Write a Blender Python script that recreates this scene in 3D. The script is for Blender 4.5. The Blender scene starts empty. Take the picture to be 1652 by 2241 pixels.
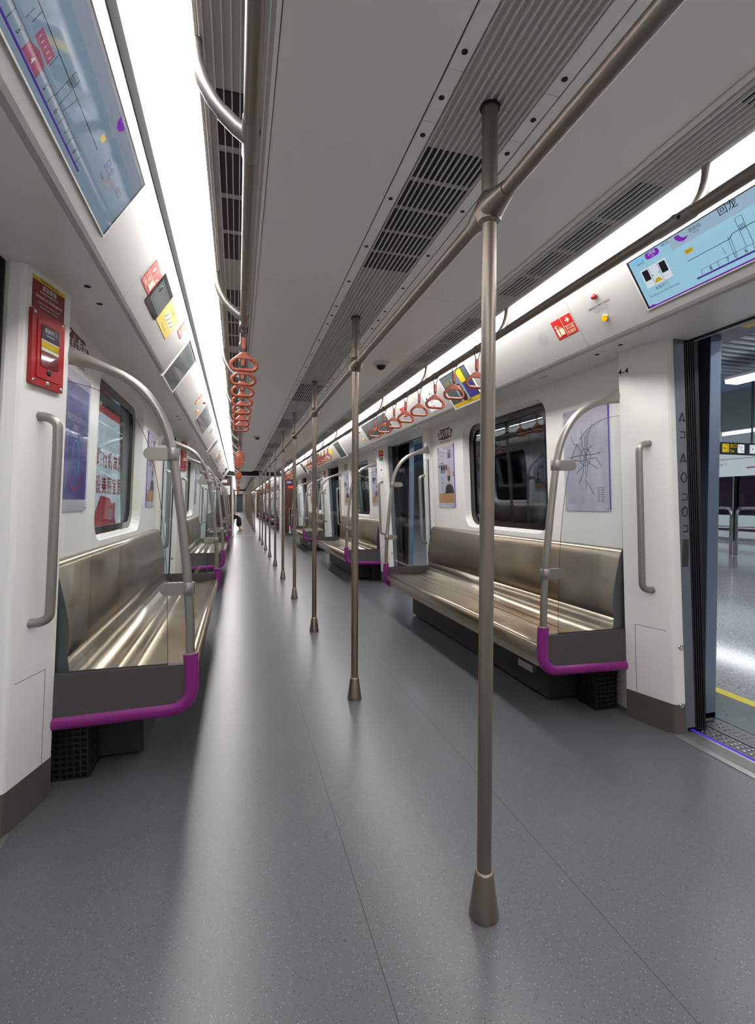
import bpy, bmesh, math, random
from mathutils import Matrix, Vector
random.seed(7)
SC = bpy.context.scene
COL = SC.collection
PI = math.pi

# ---------------------------------------------------------------- camera
cam_d = bpy.data.cameras.new('camera')
cam = bpy.data.objects.new('camera', cam_d)
COL.objects.link(cam)
YAW, PITCH, ROLL = 0.275772379, -0.0175407774, 0.00393678716
f = Vector((math.sin(YAW) * math.cos(PITCH), math.cos(YAW) * math.cos(PITCH), math.sin(PITCH)))
r = Vector((math.cos(YAW), -math.sin(YAW), 0))
u = r.cross(f)
r2 = math.cos(ROLL) * r + math.sin(ROLL) * u
u2 = -math.sin(ROLL) * r + math.cos(ROLL) * u
cam.matrix_world = Matrix(((r2.x, u2.x, -f.x, -0.62973668), (r2.y, u2.y, -f.y, 0.0),
                           (r2.z, u2.z, -f.z, 1.09376456), (0, 0, 0, 1)))
cam_d.sensor_fit = 'VERTICAL'
cam_d.sensor_height = 36.0
cam_d.lens = 1084.06 / 2241 * 36.0
cam_d.clip_start = 0.02
cam_d.clip_end = 200
SC.camera = cam
# ---------------------------------------------------------------- exposure, world
SC.view_settings.view_transform = 'Standard'
SC.view_settings.look = 'None'
SC.view_settings.gamma = 1
SC.view_settings.exposure = 0.0
w = bpy.data.worlds.new('world'); SC.world = w
w.use_nodes = True
w.node_tree.nodes['Background'].inputs[0].default_value = (0.02, 0.022, 0.026, 1)
w.node_tree.nodes['Background'].inputs[1].default_value = 0.3
STRIP = 16.5       # radiance of the two ceiling light strips
STATION = 13.0     # radiance of the station's light lines

# ---------------------------------------------------------------- materials
def srgb(*c):
    o = []
    for v in c:
        v = v / 255
        o.append(v / 12.92 if v <= .04045 else ((v + .055) / 1.055) ** 2.4)
    return (o[0], o[1], o[2], 1)

MATS = {}
def mat(name, col, rough=.5, metal=0, noise=40, amt=.06, bump=0, spec=.5, coat=0, emit=0, stretch=None, tint=None, coatr=.1):
    m = bpy.data.materials.new(name); m.use_nodes = True
    nt = m.node_tree; b = nt.nodes['Principled BSDF']
    b.inputs['Metallic'].default_value = metal
    b.inputs['Specular IOR Level'].default_value = spec
    b.inputs['Coat Weight'].default_value = coat
    b.inputs['Coat Roughness'].default_value = coatr
    tc = nt.nodes.new('ShaderNodeTexCoord'); mp = nt.nodes.new('ShaderNodeMapping')
    nt.links.new(tc.outputs['Object'], mp.inputs[0])
    if stretch: mp.inputs['Scale'].default_value = stretch
    n = nt.nodes.new('ShaderNodeTexNoise'); n.inputs['Scale'].default_value = noise
    n.inputs['Detail'].default_value = 3
    nt.links.new(mp.outputs[0], n.inputs[0])
    mr = nt.nodes.new('ShaderNodeMapRange')
    mr.inputs[1].default_value = 0; mr.inputs[2].default_value = 1
    mr.inputs[3].default_value = max(.02, rough - amt); mr.inputs[4].default_value = min(1, rough + amt)
    nt.links.new(n.outputs[0], mr.inputs[0]); nt.links.new(mr.outputs[0], b.inputs['Roughness'])
    mx = nt.nodes.new('ShaderNodeMix'); mx.data_type = 'RGBA'
    mx.inputs[6].default_value = col
    c2 = tint if tint else tuple(c * .93 for c in col[:3]) + (1,)
    mx.inputs[7].default_value = c2
    nt.links.new(n.outputs[0], mx.inputs[0]); nt.links.new(mx.outputs[2], b.inputs['Base Color'])
    if emit:
        b.inputs['Emission Color'].default_value = col
        b.inputs['Emission Strength'].default_value = emit
    if bump:
        bp = nt.nodes.new('ShaderNodeBump'); bp.inputs['Strength'].default_value = bump
        bp.inputs['Distance'].default_value = .001
        nt.links.new(n.outputs[0], bp.inputs['Height']); nt.links.new(bp.outputs[0], b.inputs['Normal'])
    MATS[name] = m
    return m

def glass_mat(name, tint, refl=.08, rough=.02):
    m = bpy.data.materials.new(name); m.use_nodes = True
    nt = m.node_tree; nt.nodes.clear()
    out = nt.nodes.new('ShaderNodeOutputMaterial'); mx = nt.nodes.new('ShaderNodeMixShader')
    tr = nt.nodes.new('ShaderNodeBsdfTransparent'); gl = nt.nodes.new('ShaderNodeBsdfGlossy')
    fr = nt.nodes.new('ShaderNodeLayerWeight'); fr.inputs['Blend'].default_value = .25
    mr = nt.nodes.new('ShaderNodeMapRange')
    mr.inputs[3].default_value = refl * .6; mr.inputs[4].default_value = min(1, refl * 5)
    n = nt.nodes.new('ShaderNodeTexNoise'); n.inputs['Scale'].default_value = 3
    cr = nt.nodes.new('ShaderNodeMapRange'); cr.inputs[3].default_value = rough * .5; cr.inputs[4].default_value = rough * 1.5
    nt.links.new(n.outputs[0], cr.inputs[0]); nt.links.new(cr.outputs[0], gl.inputs['Roughness'])
    nt.links.new(fr.outputs['Fresnel'], mr.inputs[0]); nt.links.new(mr.outputs[0], mx.inputs[0])
    tr.inputs[0].default_value = tint
    gl.inputs['Color'].default_value = (.9, .95, 1, 1)
    nt.links.new(tr.outputs[0], mx.inputs[1]); nt.links.new(gl.outputs[0], mx.inputs[2])
    nt.links.new(mx.outputs[0], out.inputs[0])
    return m

def emis(name, col, s):
    m = bpy.data.materials.new(name); m.use_nodes = True
    nt = m.node_tree; nt.nodes.clear()
    out = nt.nodes.new('ShaderNodeOutputMaterial'); e = nt.nodes.new('ShaderNodeEmission')
    n = nt.nodes.new('ShaderNodeTexNoise'); n.inputs['Scale'].default_value = 2
    mr = nt.nodes.new('ShaderNodeMapRange'); mr.inputs[3].default_value = s * .97; mr.inputs[4].default_value = s * 1.03
    e.inputs[0].default_value = col
    nt.links.new(n.outputs[0], mr.inputs[0]); nt.links.new(mr.outputs[0], e.inputs[1])
    nt.links.new(e.outputs[0], out.inputs[0])
    return m

def floor_mat(name, base, s1=260, seams=True, rough=.33, light=(190, 192, 196), dark=(45, 47, 50), thr1=.86, thr2=.8):
    m = bpy.data.materials.new(name); m.use_nodes = True
    nt = m.node_tree; b = nt.nodes['Principled BSDF']; L = nt.links.new
    tc = nt.nodes.new('ShaderNodeTexCoord')
    def spots(scale, thr, seed):
        v = nt.nodes.new('ShaderNodeTexVoronoi'); v.inputs['Scale'].default_value = scale
        mp = nt.nodes.new('ShaderNodeMapping'); mp.inputs['Location'].default_value = (seed, seed, 0)
        L(tc.outputs['Object'], mp.inputs[0]); L(mp.outputs[0], v.inputs[0])
        a = nt.nodes.new('ShaderNodeMath'); a.operation = 'LESS_THAN'; a.inputs[1].default_value = .28
        L(v.outputs['Distance'], a.inputs[0])
        sp = nt.nodes.new('ShaderNodeSeparateColor'); L(v.outputs['Color'], sp.inputs[0])
        g = nt.nodes.new('ShaderNodeMath'); g.operation = 'GREATER_THAN'; g.inputs[1].default_value = thr
        L(sp.outputs[0], g.inputs[0])
        k = nt.nodes.new('ShaderNodeMath'); k.operation = 'MULTIPLY'; L(a.outputs[0], k.inputs[0]); L(g.outputs[0], k.inputs[1])
        return k.outputs[0]
    n = nt.nodes.new('ShaderNodeTexNoise'); n.inputs['Scale'].default_value = 2.2; n.inputs['Detail'].default_value = 5
    L(tc.outputs['Object'], n.inputs[0])
    mx0 = nt.nodes.new('ShaderNodeMix'); mx0.data_type = 'RGBA'
    mx0.inputs[6].default_value = tuple(c * .9 for c in base[:3]) + (1,); mx0.inputs[7].default_value = tuple(c * 1.1 for c in base[:3]) + (1,)
    L(n.outputs[0], mx0.inputs[0])
    cur = mx0.outputs[2]
    for sc, thr, colr, sd in ((s1, thr1, srgb(*light), 3.1), (s1 * .8, thr2, srgb(*dark), 9.7)):
        mx = nt.nodes.new('ShaderNodeMix'); mx.data_type = 'RGBA'; mx.inputs[7].default_value = colr
        L(cur, mx.inputs[6]); L(spots(sc, thr, sd), mx.inputs[0]); cur = mx.outputs[2]
    if seams:
        sx = nt.nodes.new('ShaderNodeSeparateXYZ'); L(tc.outputs['Object'], sx.inputs[0])
        ab = nt.nodes.new('ShaderNodeMath'); ab.operation = 'ABSOLUTE'; L(sx.outputs[0], ab.inputs[0])
        sb = nt.nodes.new('ShaderNodeMath'); sb.operation = 'SUBTRACT'; sb.inputs[1].default_value = .304; L(ab.outputs[0], sb.inputs[0])
        a2 = nt.nodes.new('ShaderNodeMath'); a2.operation = 'ABSOLUTE'; L(sb.outputs[0], a2.inputs[0])
        lt = nt.nodes.new('ShaderNodeMath'); lt.operation = 'LESS_THAN'; lt.inputs[1].default_value = .0011; L(a2.outputs[0], lt.inputs[0])
        mx = nt.nodes.new('ShaderNodeMix'); mx.data_type = 'RGBA'; mx.inputs[7].default_value = srgb(38, 39, 42)
        L(cur, mx.inputs[6]); L(lt.outputs[0], mx.inputs[0]); cur = mx.outputs[2]
    L(cur, b.inputs['Base Color'])
    n2 = nt.nodes.new('ShaderNodeTexNoise'); n2.inputs['Scale'].default_value = 90; L(tc.outputs['Object'], n2.inputs[0])
    mr = nt.nodes.new('ShaderNodeMapRange'); mr.inputs[3].default_value = rough - .06; mr.inputs[4].default_value = rough + .06
    L(n2.outputs[0], mr.inputs[0]); L(mr.outputs[0], b.inputs['Roughness'])
    bp = nt.nodes.new('ShaderNodeBump'); bp.inputs['Strength'].default_value = .12; bp.inputs['Distance'].default_value = .001
    L(n2.outputs[0], bp.inputs['Height']); L(bp.outputs[0], b.inputs['Normal'])
    return m

M = {}
M['white'] = mat('white_shell', srgb(232, 230, 226), .4, noise=60, amt=.04, tint=srgb(230, 228, 224))
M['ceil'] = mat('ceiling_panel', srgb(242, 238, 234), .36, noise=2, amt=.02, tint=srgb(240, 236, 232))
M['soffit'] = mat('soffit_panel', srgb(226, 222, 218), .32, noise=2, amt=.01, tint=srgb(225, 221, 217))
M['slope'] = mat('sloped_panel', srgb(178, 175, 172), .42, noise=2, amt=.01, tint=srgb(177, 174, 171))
M['slat'] = mat('grille_slat', srgb(226, 223, 217), .45)
M['slatback'] = mat('grille_back', srgb(196, 193, 188), .6)
M['black'] = mat('black_rubber', srgb(14, 14, 16), .5)
M['seam'] = mat('seam_dark', srgb(48, 44, 42), .7)
M['steel'] = mat('brushed_steel', srgb(168, 164, 158), .34, 1, noise=160, amt=.08, bump=.08)
M['steelwarm'] = mat('satin_steel_tube', srgb(148, 138, 130), .4, .95, noise=260, amt=.05)
M['fit'] = mat('cast_fitting', srgb(154, 150, 145), .45, .8, noise=300, amt=.05)
M['seat'] = mat('champagne_steel', srgb(168, 154, 137), .28, 1, noise=1.2, amt=.0, stretch=(1, .3, 1), tint=srgb(166, 152, 135))
M['skirt'] = mat('bench_skirt', srgb(176, 168, 154), .4, .9, noise=30)
M['graypanel'] = mat('grey_panel', srgb(74, 71, 71), .55)
M['purple'] = mat('purple_trim', srgb(134, 24, 122), .42, coat=.2)
M['darkpurple'] = mat('dark_purple', srgb(74, 28, 76), .4)
M['plinth'] = mat('dark_plinth', srgb(92, 86, 80), .42, noise=14, tint=srgb(80, 74, 68))
M['orange'] = mat('orange_plastic', srgb(166, 78, 54), .42, coat=.1)
M['strap'] = mat('dark_strap', srgb(40, 38, 38), .5)
M['floor'] = floor_mat('speckled_vinyl', srgb(91, 92, 95), 280, rough=.3, light=(160, 162, 166), thr1=.9, thr2=.82)
M['granite'] = floor_mat('pale_granite', srgb(168, 171, 177), 60, False, .09, (226, 228, 230), (92, 94, 102), thr1=.45, thr2=.4)
M['granitedark'] = floor_mat('dark_granite', srgb(84, 96, 98), 60, False, .2, (110, 120, 122), (60, 68, 70))
M['yellow'] = mat('yellow_paint', srgb(236, 216, 40), .5)
M['red'] = mat('red_paint', srgb(158, 16, 26), .35, coat=.2)
M['darkred'] = mat('dark_red_print', srgb(122, 18, 28), .4)
M['redsign'] = mat('red_sign', srgb(200, 32, 30), .4)
M['cream'] = mat('cream_print', srgb(240, 236, 200), .5)
M['ywsign'] = mat('yellow_sign', srgb(232, 196, 30), .4)
M['green'] = mat('green_sign', srgb(30, 110, 70), .4)
M['ink'] = mat('black_ink', srgb(20, 20, 22), .5)
M['whiteink'] = mat('white_ink', srgb(245, 245, 245), .5)
M['paper'] = mat('pale_paper', srgb(214, 212, 220), .5)
M['violet'] = mat('violet_edge', srgb(96, 72, 190), .4)
M['indigo'] = mat('indigo_print', srgb(56, 50, 132), .35, noise=3, tint=srgb(70, 64, 150))
M['tan'] = mat('tan_print', srgb(214, 164, 92), .4, noise=12, tint=srgb(196, 146, 80))
M['skin'] = mat('skin', srgb(222, 166, 140), .5)
M['greyink'] = mat('grey_ink', srgb(120, 120, 128), .5)
M['cyanink'] = mat('cyan_ink', srgb(70, 160, 214), .4)
M['brownink'] = mat('maroon_sticker', srgb(112, 36, 34), .4)
M['brown'] = mat('brown_cabinet', srgb(78, 46, 32), .35, noise=8, tint=srgb(70, 40, 28))
M['blackgloss'] = mat('black_gloss', srgb(8, 8, 10), .12)
M['greyglass'] = mat('grey_display', srgb(74, 84, 84), .1, noise=5, tint=srgb(96, 106, 106), amt=.03)
M['bluegrey'] = mat('bluegrey_steel', srgb(130, 144, 164), .34, .6, noise=1, amt=.01)
M['bluegreydk'] = mat('bluegrey_header', srgb(120, 122, 128), .4, .5)
M['chrome'] = mat('polished_steel', srgb(200, 200, 202), .12, 1)
M['alu'] = mat('aluminium_sill', srgb(176, 176, 172), .36, .8, noise=30, stretch=(30, 1, 1))
M['plate'] = mat('gap_plate', srgb(120, 116, 114), .4, .8)
M['baffle'] = mat('baffle', srgb(150, 156, 164), .45)
M['bluewall'] = mat('blue_soffit', srgb(74, 96, 140), .6)
M['psdpanel'] = mat('psd_white', srgb(214, 224, 226), .35)
M['psdglass'] = mat('psd_dark_glass', srgb(34, 26, 40), .08)
M['darkgrey'] = mat('dark_grey', srgb(52, 54, 58), .45)
M['underbox'] = mat('under_seat_steel', srgb(46, 44, 43), .5, .3)
M['cloth'] = mat('black_cloth', srgb(20, 20, 24), .85)
M['hair'] = mat('black_hair', srgb(16, 14, 14), .6)
M['paleglass'] = mat('pale_green_glass', srgb(140, 158, 158), .25, noise=3, tint=srgb(126, 146, 140))
M['camwhite'] = mat('dome_white', srgb(206, 204, 200), .4)
M['lamp'] = emis('strip_light', (1, .985, .97, 1), STRIP)
M['stlamp'] = emis('station_light', (.93, .97, 1, 1), STATION)
M['stglow'] = emis('glowing_panel', (.9, .96, 1, 1), 1.2)
M['lcd'] = emis('lcd_blue', srgb(160, 208, 226), .95)
M['lcdhi'] = emis('lcd_grey_band', srgb(160, 188, 206), .95)
M['lcddim'] = emis('lcd_dim_blue', srgb(138, 160, 176), .75)
M['lcddimhi'] = emis('lcd_dim_grey', srgb(158, 168, 182), .75)
M['lcdpurple'] = emis('lcd_purple', srgb(140, 40, 190), .8)
M['lcdviolet'] = emis('lcd_violet_line', srgb(84, 50, 150), .8)
M['lcdyellow'] = emis('lcd_yellow', srgb(224, 190, 40), .8)
M['lcdred'] = emis('lcd_red', srgb(176, 96, 120), .7)
M['lcdink'] = emis('lcd_ink', srgb(28, 34, 48), .5)
M['lcdwhite'] = emis('lcd_white', srgb(226, 236, 240), .9)
M['amber'] = emis('amber_lamp', srgb(255, 176, 0), 1.3)
M['led'] = emis('red_led', srgb(255, 60, 40), 2.0)
M['violetled'] = emis('violet_led_line', srgb(88, 40, 250), .9)
M['greenled'] = emis('green_sign_light', srgb(60, 200, 120), .8)
M['adlight'] = emis('ad_lightbox', srgb(196, 210, 216), .95)
M['adred'] = emis('ad_red', srgb(176, 40, 52), .8)
M['adink'] = emis('ad_red_ink', srgb(150, 36, 40), .7)
M['adpink'] = emis('ad_pink', srgb(190, 100, 110), .5)
M['glass'] = glass_mat('clear_glass', (.95, .97, .97, 1), .05)
M['winglass'] = glass_mat('tinted_window', (.6, .64, .66, 1), .1)
M['leftglass'] = glass_mat('clear_window', (.9, .92, .92, 1), .07)
M['acrylic'] = glass_mat('acrylic_cover', (.95, .95, .97, 1), .035, .05)

# ---------------------------------------------------------------- mesh builder
class MB:
    def __init__(s): s.v = []; s.f = []; s.sm = []
    def add(s, vs, fs, smooth=False, mx=None):
        b = len(s.v)
        for v in vs:
            s.v.append(tuple(mx @ Vector(v)) if mx else tuple(v))
        for q in fs:
            s.f.append(tuple(b + i for i in q)); s.sm.append(smooth)
        return s
    def box(s, x0, x1, y0, y1, z0, z1, mx=None, bev=0):
        if x1 < x0: x0, x1 = x1, x0
        if y1 < y0: y0, y1 = y1, y0
        if z1 < z0: z0, z1 = z1, z0
        if bev > 0:
            bm = bmesh.new()
            bmesh.ops.create_cube(bm, size=1)
            for v in bm.verts:
                v.co = Vector(((x0 + x1) / 2 + v.co.x * (x1 - x0), (y0 + y1) / 2 + v.co.y * (y1 - y0), (z0 + z1) / 2 + v.co.z * (z1 - z0)))
            bmesh.ops.bevel(bm, geom=bm.edges[:], offset=min(bev, .49 * min(x1 - x0, y1 - y0, z1 - z0)), segments=2, affect='EDGES', profile=.5)
            bm.verts.index_update()
            s.add([v.co.copy() for v in bm.verts], [[v.index for v in fc.verts] for fc in bm.faces], False, mx)
            bm.free(); return s
        vs = [(x, y, z) for x in (x0, x1) for y in (y0, y1) for z in (z0, z1)]
        fs = [(0, 1, 3, 2), (4, 6, 7, 5), (0, 4, 5, 1), (2, 3, 7, 6), (0, 2, 6, 4), (1, 5, 7, 3)]
        return s.add(vs, fs, False, mx)
    def tube(s, pts, rad, n=14, caps=True, closed=False, ry=None, up=None):
        """round tube along a path; rad a number or a list; ry second radius list (flattening)"""
        P = [Vector(p) for p in pts]; N = len(P)
        R = rad if isinstance(rad, (list, tuple)) else [rad] * N
        R2 = ry if isinstance(ry, (list, tuple)) else ([ry] * N if ry else R)
        b = len(s.v)
        T = []
        for i in range(N):
            if closed: t = P[(i + 1) % N] - P[i - 1]
            else: t = P[min(i + 1, N - 1)] - P[max(i - 1, 0)]
            T.append(t.normalized())
        a = Vector(up) if up else (Vector((0, 0, 1)) if abs(T[0].z) < .9 else Vector((0, 1, 0)))
        nn = (a - T[0] * a.dot(T[0])).normalized()
        for i in range(N):
            if up: nn = (Vector(up) - T[i] * Vector(up).dot(T[i])).normalized()
            else:
                nn = (nn - T[i] * nn.dot(T[i])).normalized()
            bb = T[i].cross(nn)
            for k in range(n):
                an = 2 * PI * k / n
                s.v.append(tuple(P[i] + nn * math.cos(an) * R[i] + bb * math.sin(an) * R2[i]))
        for i in range(N if closed else N - 1):
            j = (i + 1) % N
            for k in range(n):
                k2 = (k + 1) % n
                s.f.append((b + i * n + k, b + i * n + k2, b + j * n + k2, b + j * n + k)); s.sm.append(True)
        if caps and not closed:
            for base, rev in ((b, True), (b + (N - 1) * n, False)):
                c = len(s.v)
                s.v += [s.v[base + k] for k in range(n)]
                q = tuple(c + k for k in range(n))
                s.f.append(q[::-1] if rev else q); s.sm.append(False)
        return s
    def lathe(s, prof, n=20, mx=None, smooth=True):
        """profile of (radius, z) about the z axis"""
        b = len(s.v); m = len(prof)
        for rr, z in prof:
            for k in range(n):
                a = 2 * PI * k / n
                v = Vector((rr * math.cos(a), rr * math.sin(a), z))
                s.v.append(tuple(mx @ v if mx else v))
        for i in range(m - 1):
            for k in range(n):
                k2 = (k + 1) % n
                s.f.append((b + i * n + k, b + i * n + k2, b + (i + 1) * n + k2, b + (i + 1) * n + k)); s.sm.append(smooth)
        for base, rev in ((b, True), (b + (m - 1) * n, False)):
            c = len(s.v)
            s.v += [s.v[base + k] for k in range(n)]
            q = tuple(c + k for k in range(n))
            s.f.append(q[::-1] if rev else q); s.sm.append(False)
        return s
    def sweep(s, poly, y0, y1, smooth=False, closed=True, caps=True):
        """cross-section in (x, z) extruded along y"""
        n = len(poly); b = len(s.v)
        for y in (y0, y1):
            for x, z in poly: s.v.append((x, y, z))
        for i in range(n if closed else n - 1):
            j = (i + 1) % n
            s.f.append((b + i, b + j, b + n + j, b + n + i)); s.sm.append(smooth)
        if closed and caps:
            s.f.append(tuple(b + i for i in range(n))[::-1]); s.sm.append(False)
            s.f.append(tuple(b + n + i for i in range(n))); s.sm.append(False)
        return s
    def prism(s, poly, t0, t1, axis='n', mx=None):
        """polygon in (u, v) extruded from n=t0 to n=t1"""
        n = len(poly); b = len(s.v)
        for t in (t0, t1):
            for a, c in poly:
                v = Vector((a, c, t))
                s.v.append(tuple(mx @ v if mx else v))
        for i in range(n):
            j = (i + 1) % n
            s.f.append((b + i, b + j, b + n + j, b + n + i)); s.sm.append(False)
        s.f.append(tuple(b + i for i in range(n))[::-1]); s.sm.append(False)
        s.f.append(tuple(b + n + i for i in range(n))); s.sm.append(False)
        return s
    def build(s, name, m, parent=None, mx=None):
        me = bpy.data.meshes.new(name)
        me.from_pydata(s.v, [], s.f)
        me.polygons.foreach_set('use_smooth', s.sm)
        me.update()
        bm = bmesh.new(); bm.from_mesh(me); bmesh.ops.recalc_face_normals(bm, faces=bm.faces[:]); bm.to_mesh(me); bm.free()
        me.materials.append(M[m])
        o = bpy.data.objects.new(name, me); COL.objects.link(o)
        if mx: o.matrix_world = mx
        if parent: o.parent = parent
        return o

def tag(o, label=None, cat=None, group=None, kind=None):
    if label: o['label'] = label
    if cat: o['category'] = cat
    if group: o['group'] = group
    if kind: o['kind'] = kind
    return o

def thing(name, label, cat, mx=None, group=None):
    o = bpy.data.objects.new(name, None); COL.objects.link(o)
    o.empty_display_size = .05
    if mx is not None: o.matrix_world = mx
    return tag(o, label, cat, group)

def struct(o): o['kind'] = 'structure'; return o

def tree(o):
    return [c for c in bpy.data.objects if c.parent == o]
CH = {}
def kids(o):
    if o.name not in CH: CH[o.name] = tree(o)
    return CH[o.name]
def dup(root, mx, label=None, group=None):
    def cp(o, par):
        c = o.copy(); COL.objects.link(c)
        if par: c.parent = par
        for k in kids(o): cp(k, c)
        return c
    rr = cp(root, None); rr.matrix_world = mx
    if label: rr['label'] = label
    if group: rr['group'] = group
    return rr

def T(x, y, z): return Matrix.Translation((x, y, z))
RZ180 = Matrix.Rotation(PI, 4, 'Z')

def frame(o, ux, vy):
    ux = Vector(ux).normalized(); vy = Vector(vy).normalized(); n = ux.cross(vy)
    return Matrix(((ux.x, vy.x, n.x, o[0]), (ux.y, vy.y, n.y, o[1]), (ux.z, vy.z, n.z, o[2]), (0, 0, 0, 1)))
def on_panel(side, y, z, off=.001):
    x = .905 - .674 * (z - 2.082)
    uu = (0, -side, 0); vv = (-.559 * side, 0, .829)
    fr = frame((side * x, y, z), uu, vv)
    return fr @ T(0, 0, off)
WX = lambda z: 1.375 - .045 * z      # bench wall
def on_wall(side, y, z, off=.001):
    fr = frame((side * WX(z), y, z), (0, -side, 0), (-.045 * side, 0, 1))
    return fr @ T(0, 0, off)

_txt = {}
def text(body, size, m, parent, x, y, n=.0012, align='CENTER', rot=0, sx=1, name='lettering', bold=0, ext=.0003):
    key = (body, align, bold)
    if key not in _txt:
        cu = bpy.data.curves.new('t', 'FONT'); cu.body = body; cu.size = 1; cu.align_x = align; cu.align_y = 'CENTER'
        cu.resolution_u = 2; cu.offset = bold
        to = bpy.data.objects.new('t', cu); COL.objects.link(to)
        dg = bpy.context.evaluated_depsgraph_get(); dg.update()
        me = bpy.data.meshes.new_from_object(to.evaluated_get(dg))
        vs = [v.co.copy() for v in me.vertices]; fs = [list(p.vertices) for p in me.polygons]
        bpy.data.objects.remove(to); bpy.data.curves.remove(cu); bpy.data.meshes.remove(me)
        _txt[key] = (vs, fs)
    vs, fs = _txt[key]
    mb = MB(); mx = T(x, y, n) @ Matrix.Rotation(rot, 4, 'Z') @ Matrix.Diagonal((size * sx, size, 1, 1))
    mb.add(vs, fs, False, mx)
    return mb.build(name, m, parent)

def rect(mb, u0, v0, u1, v1, n=.0006, t=.0004):
    mb.prism([(u0, v0), (u1, v0), (u1, v1), (u0, v1)], n - t, n); return mb
def rrect_pts(u0, v0, u1, v1, rad, k=5):
    o = []
    for cx, cy, a0 in ((u1 - rad, v1 - rad, 0), (u0 + rad, v1 - rad, PI / 2), (u0 + rad, v0 + rad, PI), (u1 - rad, v0 + rad, 1.5 * PI)):
        for i in range(k + 1):
            a = a0 + PI / 2 * i / k; o.append((cx + rad * math.cos(a), cy + rad * math.sin(a)))
    return o
def rrect(mb, u0, v0, u1, v1, rad, n=.0006, t=.0004, k=5):
    mb.prism(rrect_pts(u0, v0, u1, v1, rad, k), n - t, n); return mb
def disc(mb, cx, cy, rr, n=.0006, t=.0004, k=20, ry=None, a0=0, a1=2 * PI):
    mb.prism([(cx + rr * math.cos(a0 + (a1 - a0) * i / k), cy + (ry or rr) * math.sin(a0 + (a1 - a0) * i / k)) for i in range(k if a1 - a0 > 6.28 else k + 1)], n - t, n); return mb
def line(mb, u0, v0, u1, v1, wd=.001, n=.0008, t=.0004):
    d = Vector((u1 - u0, v1 - v0)); l = d.length
    if l < 1e-6: return mb
    q = Vector((-d.y, d.x)) / l * wd / 2
    mb.prism([(u0 - q.x, v0 - q.y), (u1 - q.x, v1 - q.y), (u1 + q.x, v1 + q.y), (u0 + q.x, v0 + q.y)], n - t, n); return mb

# ================================================================ layout numbers
P = 4.5377                    # door / bench pitch
D0 = 1.165                    # centre of the nearest doorway
B0 = 3.433                    # centre of the nearest bench
CARY = 22.68                  # one car further
Y_START, Y_END = -2.6, 16.93
HC = 2.12
SIDE = {1: 'right', -1: 'left'}
def ydoors(car): return [D0 + P * k for k in range(-1 if car == 0 else -1, 4)] if car == 0 else [D0 + CARY * car + P * k for k in range(-1, 4)]

# ================================================================ STRUCTURE
# floor of this car and of the next two
for c, (a, b) in enumerate(((Y_START, 16.93), (17.15, 39.6), (39.85, 62.5))):
    struct(MB().box(-1.45, 1.45, a, b, -.05, 0).build('floor', 'floor'))
for a, b in ((16.93, 17.15), (39.6, 39.85)):
    mb = MB(); mb.box(-.95, .95, a, b, -.05, .004)
    struct(mb.build('trim_1', 'alu'))

# ceiling: flat panels with seams, coves, soffits
def ceiling_run(a, b, detail=True):
    mb = MB()
    ys = [a]
    k = math.ceil((a - 2.335) / 2.2689)
    while 2.335 + 2.2689 * k < b:
        yy = 2.335 + 2.2689 * k
        if yy > a + .05: ys.append(yy)
        k += 1
    ys.append(b)
    for s in (-1, 1):
        for y0, y1 in zip(ys[:-1], ys[1:]):
            x0, x1 = sorted((s * .156, s * .538))
            mb.box(x0, x1, y0 + .0012, y1 - .0012, HC, HC + .012)
        x0, x1 = sorted((s * .541, s * .551))
        mb.box(x0, x1, a, b, HC - .012, HC + .02)
    o = struct(mb.build('ceiling', 'ceil'))
    bk = MB(); bk.box(-1.0, 1.0, a, b, 2.19, 2.21)
    bk.build('ceiling_backing', 'seam', o)
    for s in (-1, 1):
        sb = MB(); x0, x1 = sorted((s * .150, s * .16)); sb.box(x0, x1, a, b, HC + .004, HC + .02)
        x0, x1 = sorted((s * .536, s * .543)); sb.box(x0, x1, a, b, HC + .004, HC + .02)
        sb.build('seam', 'seam', o)
    return o
for a, b in ((Y_START, 16.93), (17.15, 39.6), (39.85, 62.5)): ceiling_run(a, b)

def cove_run(s, a, b):
    """sloped panel under the light and the flat soffit over the windows"""
    mb = MB()
    ys = [a]
    for k in range(-3, 20):
        for d in (-.925, .925):
            yy = D0 + P * k + d
            if a + .1 < yy < b - .1: ys.append(yy)
    ys = sorted(ys) + [b]
    pr = [(.883, 2.114), (.905, 2.082), (1.045, 1.874), (1.054, 1.864), (1.068, 1.858), (1.30, 1.862), (1.45, 1.864),
          (1.45, 1.90), (1.09, 1.90), (.905, 2.135)]
    sl_ = MB()
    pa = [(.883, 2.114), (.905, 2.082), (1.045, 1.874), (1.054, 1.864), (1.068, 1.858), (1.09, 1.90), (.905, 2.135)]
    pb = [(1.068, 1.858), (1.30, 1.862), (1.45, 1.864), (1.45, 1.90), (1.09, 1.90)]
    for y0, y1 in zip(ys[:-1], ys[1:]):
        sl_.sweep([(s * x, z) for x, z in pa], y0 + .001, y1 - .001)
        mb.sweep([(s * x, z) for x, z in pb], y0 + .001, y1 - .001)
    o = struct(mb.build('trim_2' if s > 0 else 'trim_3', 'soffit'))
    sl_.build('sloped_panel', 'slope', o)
    sb = MB(); sb.sweep([(s * x, z) for x, z in ((.867, 2.121), (.8835, 2.1085), (.895, 2.14), (.867, 2.15))], a, b)
    sb.build('seam', 'black', o)
    return o
COVE = {}
for c, (a, b) in enumerate(((Y_START, 16.93), (17.15, 39.6), (39.85, 62.5))):
    for s in (-1, 1): COVE[(c, s)] = cove_run(s, a, b)
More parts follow.
